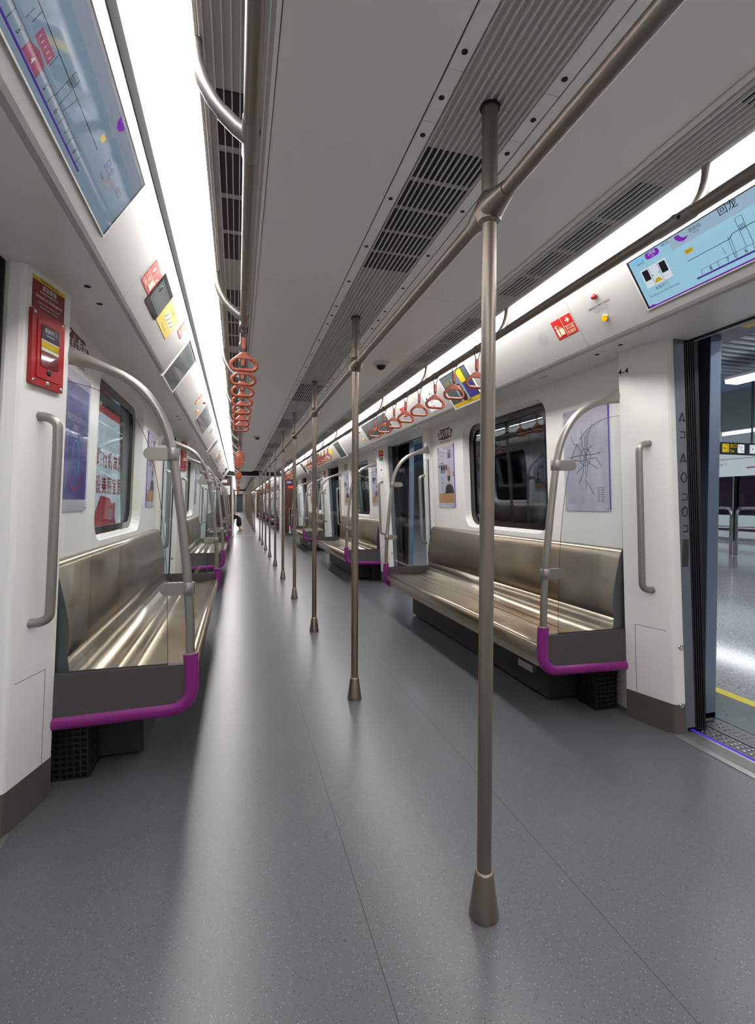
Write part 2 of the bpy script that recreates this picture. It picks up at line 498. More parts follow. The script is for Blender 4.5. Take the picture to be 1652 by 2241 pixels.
# soffit screws
for s in (-1, 1):
    for k in range(0, 3):
        for d in (-.82, -.98, .82, .98):
            y = D0 + P * k + d
            if y < .6: continue
            MB().lathe([(.011, 0), (.011, -.004), (.006, -.004)], 10, T(s * 1.14, y, 1.861)).build('screw', 'seam', COVE[(0, s)])

def loops_wall(s, yc, half, z0, z1, hole):
    """bench wall plate with a rounded window hole, plus the reveal"""
    u0, v0, u1, v1, rad = hole
    inner = rrect_pts(u0, v0, u1, v1, rad, 6); n = len(inner)
    cu, cv = (u0 + u1) / 2, (v0 + v1) / 2
    outer = []
    for (a, b) in inner:
        dx, dy = a - cu, b - cv
        t = min(((half if dx > 0 else half) / abs(dx)) if abs(dx) > 1e-6 else 1e9,
                ((z1 - cv) if dy > 0 else (cv - z0)) / abs(dy) if abs(dy) > 1e-6 else 1e9)
        outer.append((cu + dx * t, cv + dy * t))
    # snap nearest ring points to the four corners
    for cx, cy in ((half, z1), (-half, z1), (-half, z0), (half, z0)):
        i = min(range(n), key=lambda i: (outer[i][0] - cx) ** 2 + (outer[i][1] - cy) ** 2)
        outer[i] = (cx, cy)
    mb = MB(); V = []
    def pt(a, z, d=0): return (s * (WX(z) + d), yc + a, z)
    deep = rrect_pts(u0 + .022, v0 + .022, u1 - .022, v1 - .022, rad - .01, 6)
    rim = rrect_pts(u0 + .004, v0 + .004, u1 - .004, v1 - .004, rad - .003, 6)
    V = [pt(a, b) for a, b in outer] + [pt(a, b) for a, b in inner] + [pt(a, b, .006) for a, b in rim] + [pt(a, b, .055) for a, b in deep]
    F = []
    for i in range(n):
        j = (i + 1) % n
        for q in range(3):
            F.append((q * n + i, q * n + j, (q + 1) * n + j, (q + 1) * n + i))
    mb.add(V, F, False)
    return mb

def window(s, yc, idx, car=0):
    wdw = struct(bpy.data.objects.new('window_%d' % idx, None)); COL.objects.link(wdw)
    def ring(o_, i_, d0, d1):
        n = len(o_); mb = MB()
        def pt(a, z, d): return (s * (WX(z) + d), yc + a, z)
        V = [pt(a, b, d0) for a, b in o_] + [pt(a, b, d0) for a, b in i_] + [pt(a, b, d1) for a, b in i_]
        F = []
        for i in range(n):
            j = (i + 1) % n
            F += [(i, j, n + j, n + i), (n + i, n + j, 2 * n + j, 2 * n + i)]
        mb.add(V, F); return mb
    u0, v0, u1, v1 = -.6 + .02, .915, .6 - .02, 1.775
    o_ = rrect_pts(u0, v0, u1, v1, .11, 6); i_ = rrect_pts(u0 + .06, v0 + .04, u1 - .06, v1 - .05, .1, 6)
    ring(o_, i_, .054, .075).build('window_frame', 'blackgloss', wdw)
    g = MB(); i2 = rrect_pts(u0 + .055, v0 + .035, u1 - .055, v1 - .045, .1, 6)
    g.add([(s * (WX(b) + .066), yc + a, b) for a, b in i2] + [(s * (WX(b) + .071), yc + a, b) for a, b in i2],
          [tuple(range(len(i2))), tuple(range(len(i2), 2 * len(i2)))[::-1]] +
          [(i, (i + 1) % len(i2), len(i2) + (i + 1) % len(i2), len(i2) + i) for i in range(len(i2))])
    g.build('pane', 'winglass' if s > 0 else 'leftglass', wdw)
    return wdw

def bench_wall(s, yc, idx, parent=None, win=True):
    mb = loops_wall(s, yc, 1.36, 0, 1.87, (-.62, .89, .62, 1.80, .13))
    return struct(mb.build('wall_right' if s > 0 else 'wall_left', 'white'))

widx = 1
for car in (0, 1):
    for k in (range(-1, 3) if car == 0 else range(-1, 4)):
        for s in (1, -1):
            yc = B0 + P * k + CARY * car
            if car == 1 and k == -1: continue
            bench_wall(s, yc, widx)
            window(s, yc, widx, car); widx += 1
# end-of-car wall stretches and plain walls of the cars beyond
for s in (1, -1):
    for a, b in ((D0 + 3 * P + .925, 16.93), (17.15, 18.5), (39.85, 62.5)):
        mb = MB(); mb.sweep([(s * 1.375, 0), (s * 1.291, 1.87), (s * 1.45, 1.87), (s * 1.45, 0)], a, b)
        struct(mb.build('wall_right' if s > 0 else 'wall_left', 'white'))

# door pillars -------------------------------------------------------------
def pillar_mesh(s, yb, dirn):
    """yb: the bench side face; dirn: direction (in y) towards the doorway"""
    prof = [(1.45, 0), (1.306, 0), (1.3655, .222), (1.370, .230), (1.380, .236), (1.432, .24), (1.45, .225)]
    def sec(z, grow=0):
        return [(s * (x - (.058 if x == 1.432 else .0455) * z - grow * (1 if x < 1.44 else 0)), yb + dirn * (y + (grow if y > .2 else (-0 if y > 0 else 0))), z) for x, y in prof]
    def solid(z0, z1, grow=0):
        a, b = sec(z0, grow), sec(z1, grow); n = len(prof)
        F = [(i, (i + 1) % n, n + (i + 1) % n, n + i) for i in range(n)] + [tuple(range(n))[::-1], tuple(range(n, 2 * n))]
        return a + b, F
    up = MB(); up.add(*solid(.145, 1.862))
    lo = MB(); lo.add(*solid(0, .145, .002))
    se = MB()
    def sp(y, z, o=.0004):   # point on the slanted face
        return (s * (1.306 + .27 * y - .0455 * z - o), yb + dirn * y, z)
    def strip(p, q, wd=.002):
        (y0, z0), (y1, z1) = p, q
        if abs(z1 - z0) > abs(y1 - y0): a = [sp(y0 - wd / 2, z0), sp(y0 + wd / 2, z0), sp(y1 + wd / 2, z1), sp(y1 - wd / 2, z1)]
        else: a = [sp(y0, z0 - wd / 2), sp(y1, z1 - wd / 2), sp(y1, z1 + wd / 2), sp(y0, z0 + wd / 2)]
        b = [(x + s * .002, y, z) for x, y, z in a]
        se.add(a + b, [(0, 1, 2, 3), (4, 7, 6, 5), (0, 4, 5, 1), (1, 5, 6, 2), (2, 6, 7, 3), (3, 7, 4, 0)])
    strip((.052, .147), (.052, .49)); strip((.052, .49), (.222, .49)); strip((.052, .07), (.222, .07))
    return up, lo, se
tidx = 4
def pillar(s, yb, dirn, plinth=True, bolts=True):
    global tidx
    up, lo, se = pillar_mesh(s, yb, dirn)
    o = struct(up.build('trim_%d' % tidx, 'white')); tidx += 1
    lo.build('skirting', 'plinth', o); se.build('seam', 'seam', o)
    if bolts:
        for z in (.42, .14):
            mx = T(s * (1.405 - .0455 * z), yb + dirn * .238, z) @ Matrix.Rotation(dirn * -PI / 2, 4, 'X')
            MB().lathe([(.013, 0), (.013, .004), (.007, .0055), (.004, .001)], 14, mx).build('bolt', 'chrome', o)
    return o
for car in (0, 1):
    for k in (range(-1, 4) if car == 0 else range(-1, 4)):
        yd = D0 + P * k + CARY * car
        for s in (1, -1):
            for d in (-1, 1):
                yb = yd + d * .925
                if yb < -1.8: continue
                pillar(s, yb, -d, bolts=(car == 0 and yb > 0))

# doors ---------------------------------------------------------------------
didx = 1
def doorway(s, yd, open_):
    global didx
    o = struct(bpy.data.objects.new('door_%d' % didx, None)); COL.objects.link(o); didx += 1
    hw = .695
    # sill
    if open_:
        sl = MB(); sl.box(s * 1.352, s * 1.485, yd - hw - .02, yd + hw + .02, -.03, .003)
        for i in range(9):
            x = 1.39 + i * .009
            sl.box(s * x, s * (x + .003), yd - hw, yd + hw, .002, .005)
        sl.build('sill', 'alu', o)
        MB().box(s * 1.487, s * 1.496, yd - hw - .02, yd + hw + .02, -.02, .004).build('light_line', 'violetled', o)
        for d in (-1, 1):
            # leaf edge just visible in its pocket, then the rubber seal
            e = MB(); y0 = yd + d * (hw + .008)
            e.sweep([(s * 1.425, .03), (s * 1.478, .03), (s * 1.372, 1.862), (s * 1.315, 1.862)], y0 - d * .02, y0 + d * .4)
            lf_ = e.build('door_leaf', 'bluegreydk', o)
            if yd < 2 and d > 0:
                mk = MB()
                for z_, kind in ((1.50, 0), (1.42, 1), (1.31, 0), (1.22, 2), (1.13, 1), (1.06, 2), (.98, 1)):
                    xc = 1.452 - .0565 * z_ + .003
                    fm_ = frame((s * xc, y0 - d * .0205, z_), (s, 0, 0), (0, 0, 1))
                    if kind == 0:
                        for a_, b_, c_, d_ in ((-.016, -.02, 0, .022), (0, .022, .016, -.02), (-.01, -.012, .012, -.012)): 
                            q_ = MB(); line(q_, a_, b_, c_, d_, .006); mk.add(q_.v, q_.f, False, fm_)
                    elif kind == 1:
                        for a_, b_, c_, d_ in ((-.014, -.014, .014, -.014), (-.014, .014, .014, .014), (.014, -.014, .014, .014)):
                            q_ = MB(); line(q_, a_, b_, c_, d_, .005); mk.add(q_.v, q_.f, False, fm_)
                    else:
                        for i_ in range(12):
                            a0_, a1_ = i_ * PI / 6, (i_ + 1) * PI / 6
                            q_ = MB(); line(q_, .016 * math.cos(a0_), .022 * math.sin(a0_), .016 * math.cos(a1_), .022 * math.sin(a1_), .006); mk.add(q_.v, q_.f, False, fm_)
                mk.build('printed_marks', 'ink', lf_)
                gr = MB(); gr.box(s * 1.385, s * 1.42, y0 - .022, y0 - .0195, .80, .93, bev=.002); gr.build('finger_recess', 'seam', lf_)
            g = MB()
            g.sweep([(s * 1.478, .02), (s * 1.556, .0), (s * 1.462, 1.93), (s * 1.372, 1.93)], y0 - d * .012, y0 + d * .3)
            for i in range(5):
                x = 1.484 + i * .013
                g.sweep([(s * x, .02), (s * (x + .006), .02), (s * (x - .098), 1.88), (s * (x - .104), 1.88)], y0 - d * .018, y0)
            g.build('door_seal', 'black', o)
        h = MB(); h.box(s * 1.36, s * 1.455, yd - hw - .3, yd + hw + .3, 1.866, 1.95)
        h.box(s * 1.40, s * 1.415, yd - hw, yd + hw, 1.855, 1.87)
        h.build('door_head', 'black', o)
    else:
        sl = MB(); sl.box(s * 1.352, s * 1.5, yd - hw - .02, yd + hw + .02, -.03, .003); sl.build('sill', 'alu', o)
        for d in (-1, 1):
            lf = MB(); y0, y1 = sorted((yd + d * .012, yd + d * (hw + .05)))
            def X(z, e=0): return s * (1.435 - .045 * z + e)
            inner = rrect_pts(y0 + .12, .85, y1 - .16, 1.70, .06, 5); n = len(inner)
            cy, cz = (y0 + y1) / 2, 1.0
            outer = []
            for a, b in inner:
                dx, dz = a - cy, b - cz
                t = min(((y1 - cy) if dx > 0 else (cy - y0)) / max(abs(dx), 1e-6), ((1.87 - cz) if dz > 0 else (cz - .003)) / max(abs(dz), 1e-6))
                outer.append((cy + dx * t, cz + dz * t))
            for cx_, cz_ in ((y1, 1.87), (y0, 1.87), (y0, .003), (y1, .003)):
                i = min(range(n), key=lambda i: (outer[i][0] - cx_) ** 2 + (outer[i][1] - cz_) ** 2); outer[i] = (cx_, cz_)
            V = [(X(b), a, b) for a, b in outer] + [(X(b), a, b) for a, b in inner] + [(X(b, .03), a, b) for a, b in inner] + [(X(b, .03), a, b) for a, b in outer]
            F = []
            for i in range(n):
                j = (i + 1) % n
                for q in range(4): F.append((q * n + i, q * n + j, ((q + 1) % 4) * n + j, ((q + 1) % 4) * n + i))
            lf.add(V, F); L = lf.build('door_leaf', 'psdpanel', o)
            MB().add([(X(b, .012), a, b) for a, b in inner] + [(X(b, .018), a, b) for a, b in inner],
                     [tuple(range(n)), tuple(range(n, 2 * n))[::-1]] + [(i, (i + 1) % n, n + (i + 1) % n, n + i) for i in range(n)]).build('pane', 'winglass', L)
            e = MB(); e.sweep([(X(0, -.004), .003), (X(0, .03), .003), (X(1.87, .03), 1.87), (X(1.87, -.004), 1.87)], yd, yd + d * .016)
            e.sweep([(X(0, -.012), .003), (X(0, .03), .003), (X(1.87, .03), 1.87), (X(1.87, -.012), 1.87)], yd + d * (hw - .02), yd + d * (hw + .01))
            e.build('door_seal', 'black', L)
        MB().box(s * 1.34, s * 1.5, yd - hw - .02, yd + hw + .02, 1.862, 1.89).build('door_head', 'black', o)
    return o
for car in (0, 1):
    for k in range(0, 4):
        yd = D0 + P * k + CARY * car
        if car == 1: yd -= P
        doorway(1, yd, car == 0); doorway(-1, yd, False)
# doorway behind the camera: both closed, keeps the daylight of the platform out
doorway(1, D0 - P, False); doorway(-1, D0 - P, False)
# outer skins above and below the windows, behind the wall plates
for s in (1, -1):
    mb = MB()
    for a, b in ((Y_START, 16.93), (17.15, 39.6)):
        mb.box(s * 1.47, s * 1.49, a, b, -.3, 0)
        mb.box(s * 1.44, s * 1.48, a, b, 1.905, 2.3)
    for car in (0, 1):
        for k in range(-1, 4):
            yc = B0 + P * k + CARY * car
            if yc > 38 or (car == 0 and k == 3) or (car == 1 and k < 0): continue
            mb.box(s * 1.44, s * 1.46, yc - 1.56, yc - .60, 0, 1.9)
            mb.box(s * 1.44, s * 1.46, yc + .60, yc + 1.56, 0, 1.9)
            mb.box(s * 1.44, s * 1.46, yc - .6, yc + .6, 0, .88)
            mb.box(s * 1.44, s * 1.46, yc - .6, yc + .6, 1.81, 1.9)
    struct(mb.build('wall_right' if s > 0 else 'wall_left', 'darkgrey'))
# bulkhead behind the camera
struct(MB().box(-1.45, 1.45, Y_START - .05, Y_START, 0, 2.2).build('wall_back', 'white'))

# ================================================================ LIGHT STRIPS
for c, (a, b) in enumerate(((Y_START + .05, 16.55), (17.5, 39.2), (40.2, 62))):
    for s in (1, -1):
        where = 'this car' if c == 0 else ('the next car' if c == 1 else 'the car after next')
        t = thing('ceiling_light', 'long white ceiling light strip on the %s side of %s' % (SIDE[s], where), 'ceiling light', T(s * .79, 0, 2.12))
        MB().sweep([(s * (x - .79), z - 2.12) for x, z in ((.718, 2.108), (.79, 2.108), (.866, 2.124), (.866, 2.135), (.718, 2.135))], a, b).build('diffuser', 'lamp', t)
        hs = MB(); hs.sweep([(s * (x - .79), z - 2.12) for x, z in ((.712, 2.104), (.718, 2.104), (.718, 2.138), (.712, 2.138))], a, b)
        hs.build('housing', 'white', t)

# ================================================================ CENTRE AIR DIFFUSERS
HOLES = [(1.35, 2.13), (4.33, 5.08), (6.20, 6.93), (8.86, 9.61), (10.74, 11.5), (13.4, 14.1)]
poles_y = [1.1717 + 1.51256 * i for i in range(-1, 10)]
ORD = ['nearest', 'second', 'third', 'fourth', 'fifth', 'sixth', 'seventh', 'eighth', 'ninth', 'tenth', 'eleventh', 'twelfth']
def diffuser(y0, y1, label, holes, group=None, plates=True):
    t = thing('air_grille', label, 'air grille', T(0, (y0 + y1) / 2, HC), group); yc = (y0 + y1) / 2
    for s in (-1, 1):
        x0, x1 = sorted((s * .112, s * .1515)); MB().box(x0, x1, y0 + .001 - yc, y1 - .001 - yc, 0, .006).build('border_strip', 'ceil', t)
    mb = MB()
    for i in range(12):
        x = -.104 + i * .0189
        mb.box(x - .0016, x + .0016, y0 + .001 - yc, y1 - .001 - yc, -.001, .0085)
    mb.build('slats', 'slat', t)
    MB().box(-.114, .114, y0 - yc, y1 - yc, .009, .0125).build('backing', 'slatback', t)
    for a, b in holes:
        a2, b2 = max(a, y0), min(b, y1)
        if b2 - a2 < .05: continue
        n = max(1, round((b2 - a2) / .15)); st = (b2 - a2) / n
        for i in range(n): MB().box(-.1, .1, a2 + i * st + .012 - yc, a2 + (i + 1) * st - .012 - yc, .0065, .0088).build('vent_opening', 'black', t)
    ys = [y0 + .05, y0 + .35, (y0 + y1) / 2, y1 - .35, y1 - .05] if y1 - y0 > .5 else [(y0 + y1) / 2]
    for y in ys:
        for s in (-1, 1): MB().lathe([(.0075, 0), (.0075, -.0015)], 10, T(s * .132, y - yc, 0)).build('screw_hole', 'black', t)
    return t
pl = [y for y in poles_y]
for i, y in enumerate(pl):
    if y > 0:
        diffuser(y - .075, y + .09, 'short ribbed ceiling plate around the top of the %s floor-to-ceiling pole' % ORD[i - 1], [])
    y0 = y + .09; y1 = (pl[i + 1] - .075) if i + 1 < len(pl) else 16.4
    nm = 'ribbed grey ceiling air grille overhead before the nearest pole' if i == 0 else ('ribbed ceiling air grille between the %s and %s centre poles' % (ORD[i - 1], ORD[i]) if i + 1 < len(pl) else 'ribbed ceiling air grille past the tenth centre pole')
    diffuser(y0, y1, nm, HOLES)
for c, (a, b) in ((1, (17.6, 39.2)), (2, (40.2, 62))):
    diffuser(a, b, 'ribbed centre air grille on the ceiling of %s' % ('the next car' if c == 1 else 'the car after next'), [(a + 2, a + 3), (a + 8, a + 9)])
# side grilles beside the light strips
for c, (a, b) in enumerate(((Y_START, 16.6), (17.5, 39.2))):
    for s in (1, -1):
        t = thing('side_air_grille', 'narrow ribbed air grille beside the %s light strip in %s' % (SIDE[s], 'this car' if c == 0 else 'the next car'), 'air grille', T(s * .63, 0, 2.1))
        mb = MB()
        for i in range(8):
            x = -.07 + i * .0195
            mb.box(x - .0015, x + .0015, a, b, -.002, .0085)
        mb.build('slats', 'slat', t)
        MB().box(-.078, .082, a, b, .009, .0145).build('backing', 'slatback', t)
        for k in range(-1, 5 if c == 0 else 4):
            base = B0 + P * k + CARY * c
            for g in (-2.14, -.95, .08, 1.2):
                for i in range(4):
                    y0 = base + g + i * .226
                    if y0 < a or y0 + .2 > b: continue
                    MB().box(-.05, .052, y0, y0 + .195, .0065, .0088).build('vent_opening', 'black', t)

# ================================================================ POLES
def make_pole(label, mx):
    t = thing('grab_pole', label, 'pole', mx)
    MB().tube([(0, 0, .115), (0, 0, 1.83)], .0192, 20).build('lower_tube', 'steelwarm', t)
    MB().tube([(0, 0, 1.88), (0, 0, 2.1185)], .0205, 20).build('upper_tube', 'steelwarm', t)
    MB().lathe([(.0385, 0), (.0395, .006), (.037, .02), (.0245, .115), (.0222, .122), (.0195, .122)], 24).build('foot_cover', 'steelwarm', t)
    j = MB()
    j.lathe([(.0215, 1.818), (.030, 1.826), (.034, 1.845), (.034, 1.868), (.030, 1.886), (.0225, 1.897)], 8, Matrix.Rotation(PI / 8, 4, 'Z'), False)
    j.tube([(0, -.092, 1.857), (0, -.075, 1.857), (0, -.02, 1.857), (0, .02, 1.857), (0, .075, 1.857), (0, .092, 1.857)], [.0205, .0235, .034, .034, .0235, .0205], 20)
    j.build('cross_fitting', 'steelwarm', t)
    c = MB()
    c.lathe([(.027, 2.1145), (.027, 2.1187)], 9)
    c.build('ceiling_hole', 'black', t)
    return t
p0 = None
for i, y in enumerate(poles_y):
    if y < 0: continue
    lab = '%s vertical steel centre pole from the camera, floor to ceiling' % ORD[i - 1]
    if p0 is None: p0 = make_pole(lab, T(0, y, 0)); p0['group'] = 'centre grab poles of this car'
    else: dup(p0, T(0, y, 0), lab, 'centre grab poles of this car')
for c in (1, 2):
    for i in range(13):
        y = D0 - P + CARY * c + 1.51256 * i
        dup(p0, T(0, y, 0), 'distant vertical pole in the long row in %s' % ('the next car' if c == 1 else 'the car after next'), 'centre grab poles of the cars beyond' if c == 1 else 'centre grab poles of the farthest car')
# centre rail
t = thing('centre_grab_rail', 'straight steel grab rail joining the centre poles under the ceiling of this car', 'grab rail', T(0, 0, 1.857))
MB().tube([(0, -1.2, 0), (0, 14.8, 0)], .0185, 18).build('tube', 'steelwarm', t)
for c in (1, 2):
    t = thing('centre_grab_rail', 'far grab rail joining the poles of %s' % ('the next car' if c == 1 else 'the car after next'), 'grab rail', T(0, CARY * c, 1.857))
    MB().tube([(0, -3.4, 0), (0, 14.8, 0)], .0185, 10).build('tube', 'steelwarm', t)

# side rails with S-shaped hangers
def side_rail(s, a, b, hy, label):
    t = thing('side_grab_rail', label, 'grab rail', T(s * .6, 0, 1.917))
    MB().tube([(0, a, 0), (0, b, 0)], .0165, 16).build('tube', 'steelwarm', t)
    for y in hy:
        h = MB()
        pts = [(.118, 0, .188), (.117, 0, .165), (.112, 0, .135), (.1, 0, .1), (.08, 0, .066), (.055, 0, .038), (.03, 0, .018), (.0, 0, .002)]
        # smooth subdivision
        sm = []
        for i in range(len(pts) - 1):
            for q in (0, .5):
                sm.append(tuple(pts[i][d] * (1 - q) + pts[i + 1][d] * q for d in range(3)))
        sm.append(pts[-1])
        h.tube([(s * x, y, z) for x, _, z in sm], .0155, 14)
        ho = h.build('hanger', 'fit', t)
        f_ = MB(); f_.tube([(0, y - .065, 0), (0, y - .06, 0), (0, y + .06, 0), (0, y + .065, 0)], [.0168, .0192, .0192, .0168], 16)
        f_.tube([(s * .062, y, .045), (s * .03, y, .018), (0, y, .002)], [.0172, .018, .021], 14)
        f_.build('rail_sleeve', 'fit', ho)
        MB().lathe([(.006, 0), (.006, .0012)], 10, T(-s * .0186, y - .03, -.004) @ Matrix.Rotation(-s * PI / 2, 4, 'Y')).build('grub_screw', 'black', ho)
    return t
HY = [D0 + .005 + P / 4 * i for i in range(0, 14)]
for s in (1, -1):
    side_rail(s, -1.3, 15.6, HY, 'long %s side grab rail hung from curved brackets beside the light strip' % SIDE[s])
    side_rail(s, 18.2, 37.5, [19.3 + P / 4 * i for i in range(12)], 'far %s side grab rail in the next car' % SIDE[s])

# ================================================================ HAND STRAPS
def make_strap(label, mx):
    t = thing('hand_strap', label, 'hand strap', mx)
    lp = MB()
    for d in (-1, 1):
        pts = []
        for i in range(9):
            a = PI * i / 8
            pts.append((d * .0195 * math.sin(a) if False else d * .0195 * math.sin(a * .5 + 0), 0, 0.0195 * math.cos(a * .5)))
        pts += [(d * .017, 0, -.02), (d * .010, 0, -.042), (d * .005, 0, -.06)]
        lp.tube(pts, [.0022] * len(pts), 8, up=(0, 1, 0), ry=[.0022] * len(pts))
    lp.build('strap_loop', 'strap', t)
    cb = MB(); cb.tube([(0, 0, .0205), (0, 0, .0165)], .006, 8)
    cb.tube([(0, -.022, 0), (0, -.017, 0), (0, .017, 0), (0, .022, 0)], [.0172, .0205, .0205, .0172], 14)
    cb.build('rail_clip', 'fit', t)
    g = MB(); g.box(-.0095, .0095, -.006, .006, -.108, -.052, bev=.003); g.build('strap_sleeve', 'orange', t)
    g = MB(); g.box(-.006, .006, -.004, .004, -.118, -.106); g.build('strap_link', 'strap', t)
    rg = MB()
    # rounded triangle ring in the x-z plane
    pts = []
    corners = [((0, -.128), .022), ((-.058, -.190), .018), ((.058, -.190), .018)]
    def arc(c, rad, a0, a1, n):
        return [(c[0] + rad * math.cos(a0 + (a1 - a0) * i / n), 0, c[1] + rad * math.sin(a0 + (a1 - a0) * i / n)) for i in range(n + 1)]
    pts += arc((0, -.146), .019, math.radians(52), math.radians(128), 5)
    pts += arc((-.0365, -.181), .0225, math.radians(135), math.radians(270), 8)
    pts += arc((.0365, -.181), .0225, math.radians(270), math.radians(405), 8)
    rg.tube(pts, .0072, 12, closed=True, up=(0, 1, 0), ry=.0088)
    rg.build('ring', 'orange', t)
    c = MB(); c.prism([(-.034, -.151), (-.005, -.122), (.005, -.122), (.034, -.151), (.020, -.1515), (-.020, -.1515)], -.0075, .0075, mx=Matrix.Rotation(PI / 2, 4, 'X') @ Matrix.Identity(4))
    c.build('ring_yoke', 'orange', t)
    return t
st0 = None
for s in (1, -1):
    for k in range(3):
        for i in range(8):
            y = 2.41 + .29 * i + P * k
            lab = '%s orange triangular hand strap %s on the %s rail' % (ORD[i], ['in the nearest cluster', 'in the second cluster', 'in the third cluster'][k], SIDE[s])
            lean = Matrix.Rotation(random.uniform(-.03, .03), 4, 'Z')
            mx = T(s * .6, y, 1.917) @ lean
            if st0 is None:
                st0 = make_strap(lab, mx); st0['group'] = 'orange hand straps on the right rail'
            else: dup(st0, mx, lab, 'orange hand straps on the %s rail' % SIDE[s])
# one strap just before the end wall, left
dup(st0, T(-.6, 15.45, 1.917), 'orange hand strap alone on the left rail just before the end wall', 'orange hand straps on the left rail')
for s in (1, -1):
    for k in range(3):
        for i in range(8):
            dup(st0, T(s * .6, 20.56 + .29 * i + P * k, 1.917), 'tiny orange hand strap in the next car on the %s rail' % SIDE[s], 'hand straps of the next car, %s' % SIDE[s])

# ================================================================ BENCHES
def make_bench(label, mx):
    """right-hand bench, origin at the floor under its middle on the car's centre line"""
    t = thing('bench', label, 'bench', mx)
    L = 1.295
    pr = [(.822, .318), (.802, .330), (.797, .352), (.797, .380), (.802, .394), (.815, .402), (.832, .405), (.848, .399), (.865, .393), (.90, .389), (.95, .385),
          (1.0, .383), (1.045, .382), (1.055, .386), (1.065, .382), (1.12, .383), (1.13, .388), (1.14, .384), (1.18, .39), (1.212, .402), (1.236, .421),
          (1.25, .45), (1.255, .50)]
    pr2 = [(1.255, .50), (1.251, .54), (1.248, .585), (1.251, .64), (1.264, .72), (1.281, .80), (1.291, .838), (1.299, .852), (1.312, .858), (1.33, .86)]
    def shell(pts, th, y0, y1):
        mb = MB(); n = len(pts)
        # offset copy
        off = []
        for i in range(n):
            a = pts[max(0, i - 1)]; b = pts[min(n - 1, i + 1)]
            d = Vector((b[0] - a[0], b[1] - a[1])).normalized(); q = Vector((d.y, -d.x)) * th
            off.append((pts[i][0] + q.x, pts[i][1] + q.y))
        mb.sweep(pts + off[::-1], y0, y1, smooth=True)
        return mb
    shell(pr, .004, -L, L).build('seat', 'seat', t)
    b = shell(pr2, .004, -L, L)
    b.build('backrest', 'seat', t)
    # end caps closing the seat profile
    for s_ in (-1, 1):
        e = MB(); poly = [(x, z) for x, z in pr + pr2[1:]] + [(1.33, .33), (1.0, .33)]
        e.sweep(poly, s_ * L, s_ * (L + .005)); e.build('end_cap', 'graypanel', t)
    MB().box(.838, .85, -L, L, .27, .33).build('skirt', 'skirt', t)
    ub = MB(); ub.box(.93, .955, -1.15, 1.15, .255, .30)
    ub.box(.86, 1.31, -.98, -.94, .26, .37); ub.box(.86, 1.31, .94, .98, .26, .37); ub.box(.86, 1.31, -.02, .02, .26, .37)
    ub.build('support_frame', 'underbox', t)
    bx = MB(); bx.box(1.02, 1.33, -1.08, 1.12, .02, .255, bev=.004); bx.build('equipment_box', 'underbox', t)
    for e in (-1, 1):
        hb = MB()
        for i in range(6): hb.box(1.20 + i * .024, 1.206 + i * .024, e * 1.245, e * 1.24, 0, .25)
        for i in range(11): hb.box(1.2, 1.33, e * 1.246, e * 1.241, i * .0235, i * .0235 + .006)
        for i in range(7): hb.box(1.196, 1.2, e * (1.24 - i * .024), e * (1.234 - i * .024), 0, .25)
        for i in range(11): hb.box(1.195, 1.199, e * 1.24, e * 1.09, i * .0235, i * .0235 + .006)
        hb.build('heater_guard', 'underbox', t)
        MB().box(1.21, 1.33, e * 1.23, e * 1.1, .0, .24).build('heater', 'black', t)
    lb = MB(); lb.box(.99, 1.018, -.97, -.82, .13, .17); lb.build('rating_label', 'alu', t)
    return t
bench0 = None
for k in range(3):
    for s in (1, -1):
        lab = '%s brushed steel bench on the %s side' % (['nearest', 'second', 'third'][k], SIDE[s])
        mx = T(0, B0 + P * k, 0) @ (Matrix.Identity(4) if s > 0 else RZ180)
        if bench0 is None: bench0 = make_bench(lab, mx); bench0['group'] = 'steel benches of this car'
        else: dup(bench0, mx, lab, 'steel benches of this car')
for k in range(0, 4):
    for s in (1, -1):
        y = B0 + CARY + P * (k - 1)
        dup(bench0, T(0, y, 0) @ (Matrix.Identity(4) if s > 0 else RZ180), 'far steel bench on the %s side of the next car' % SIDE[s], 'benches of the next car, %s' % SIDE[s])

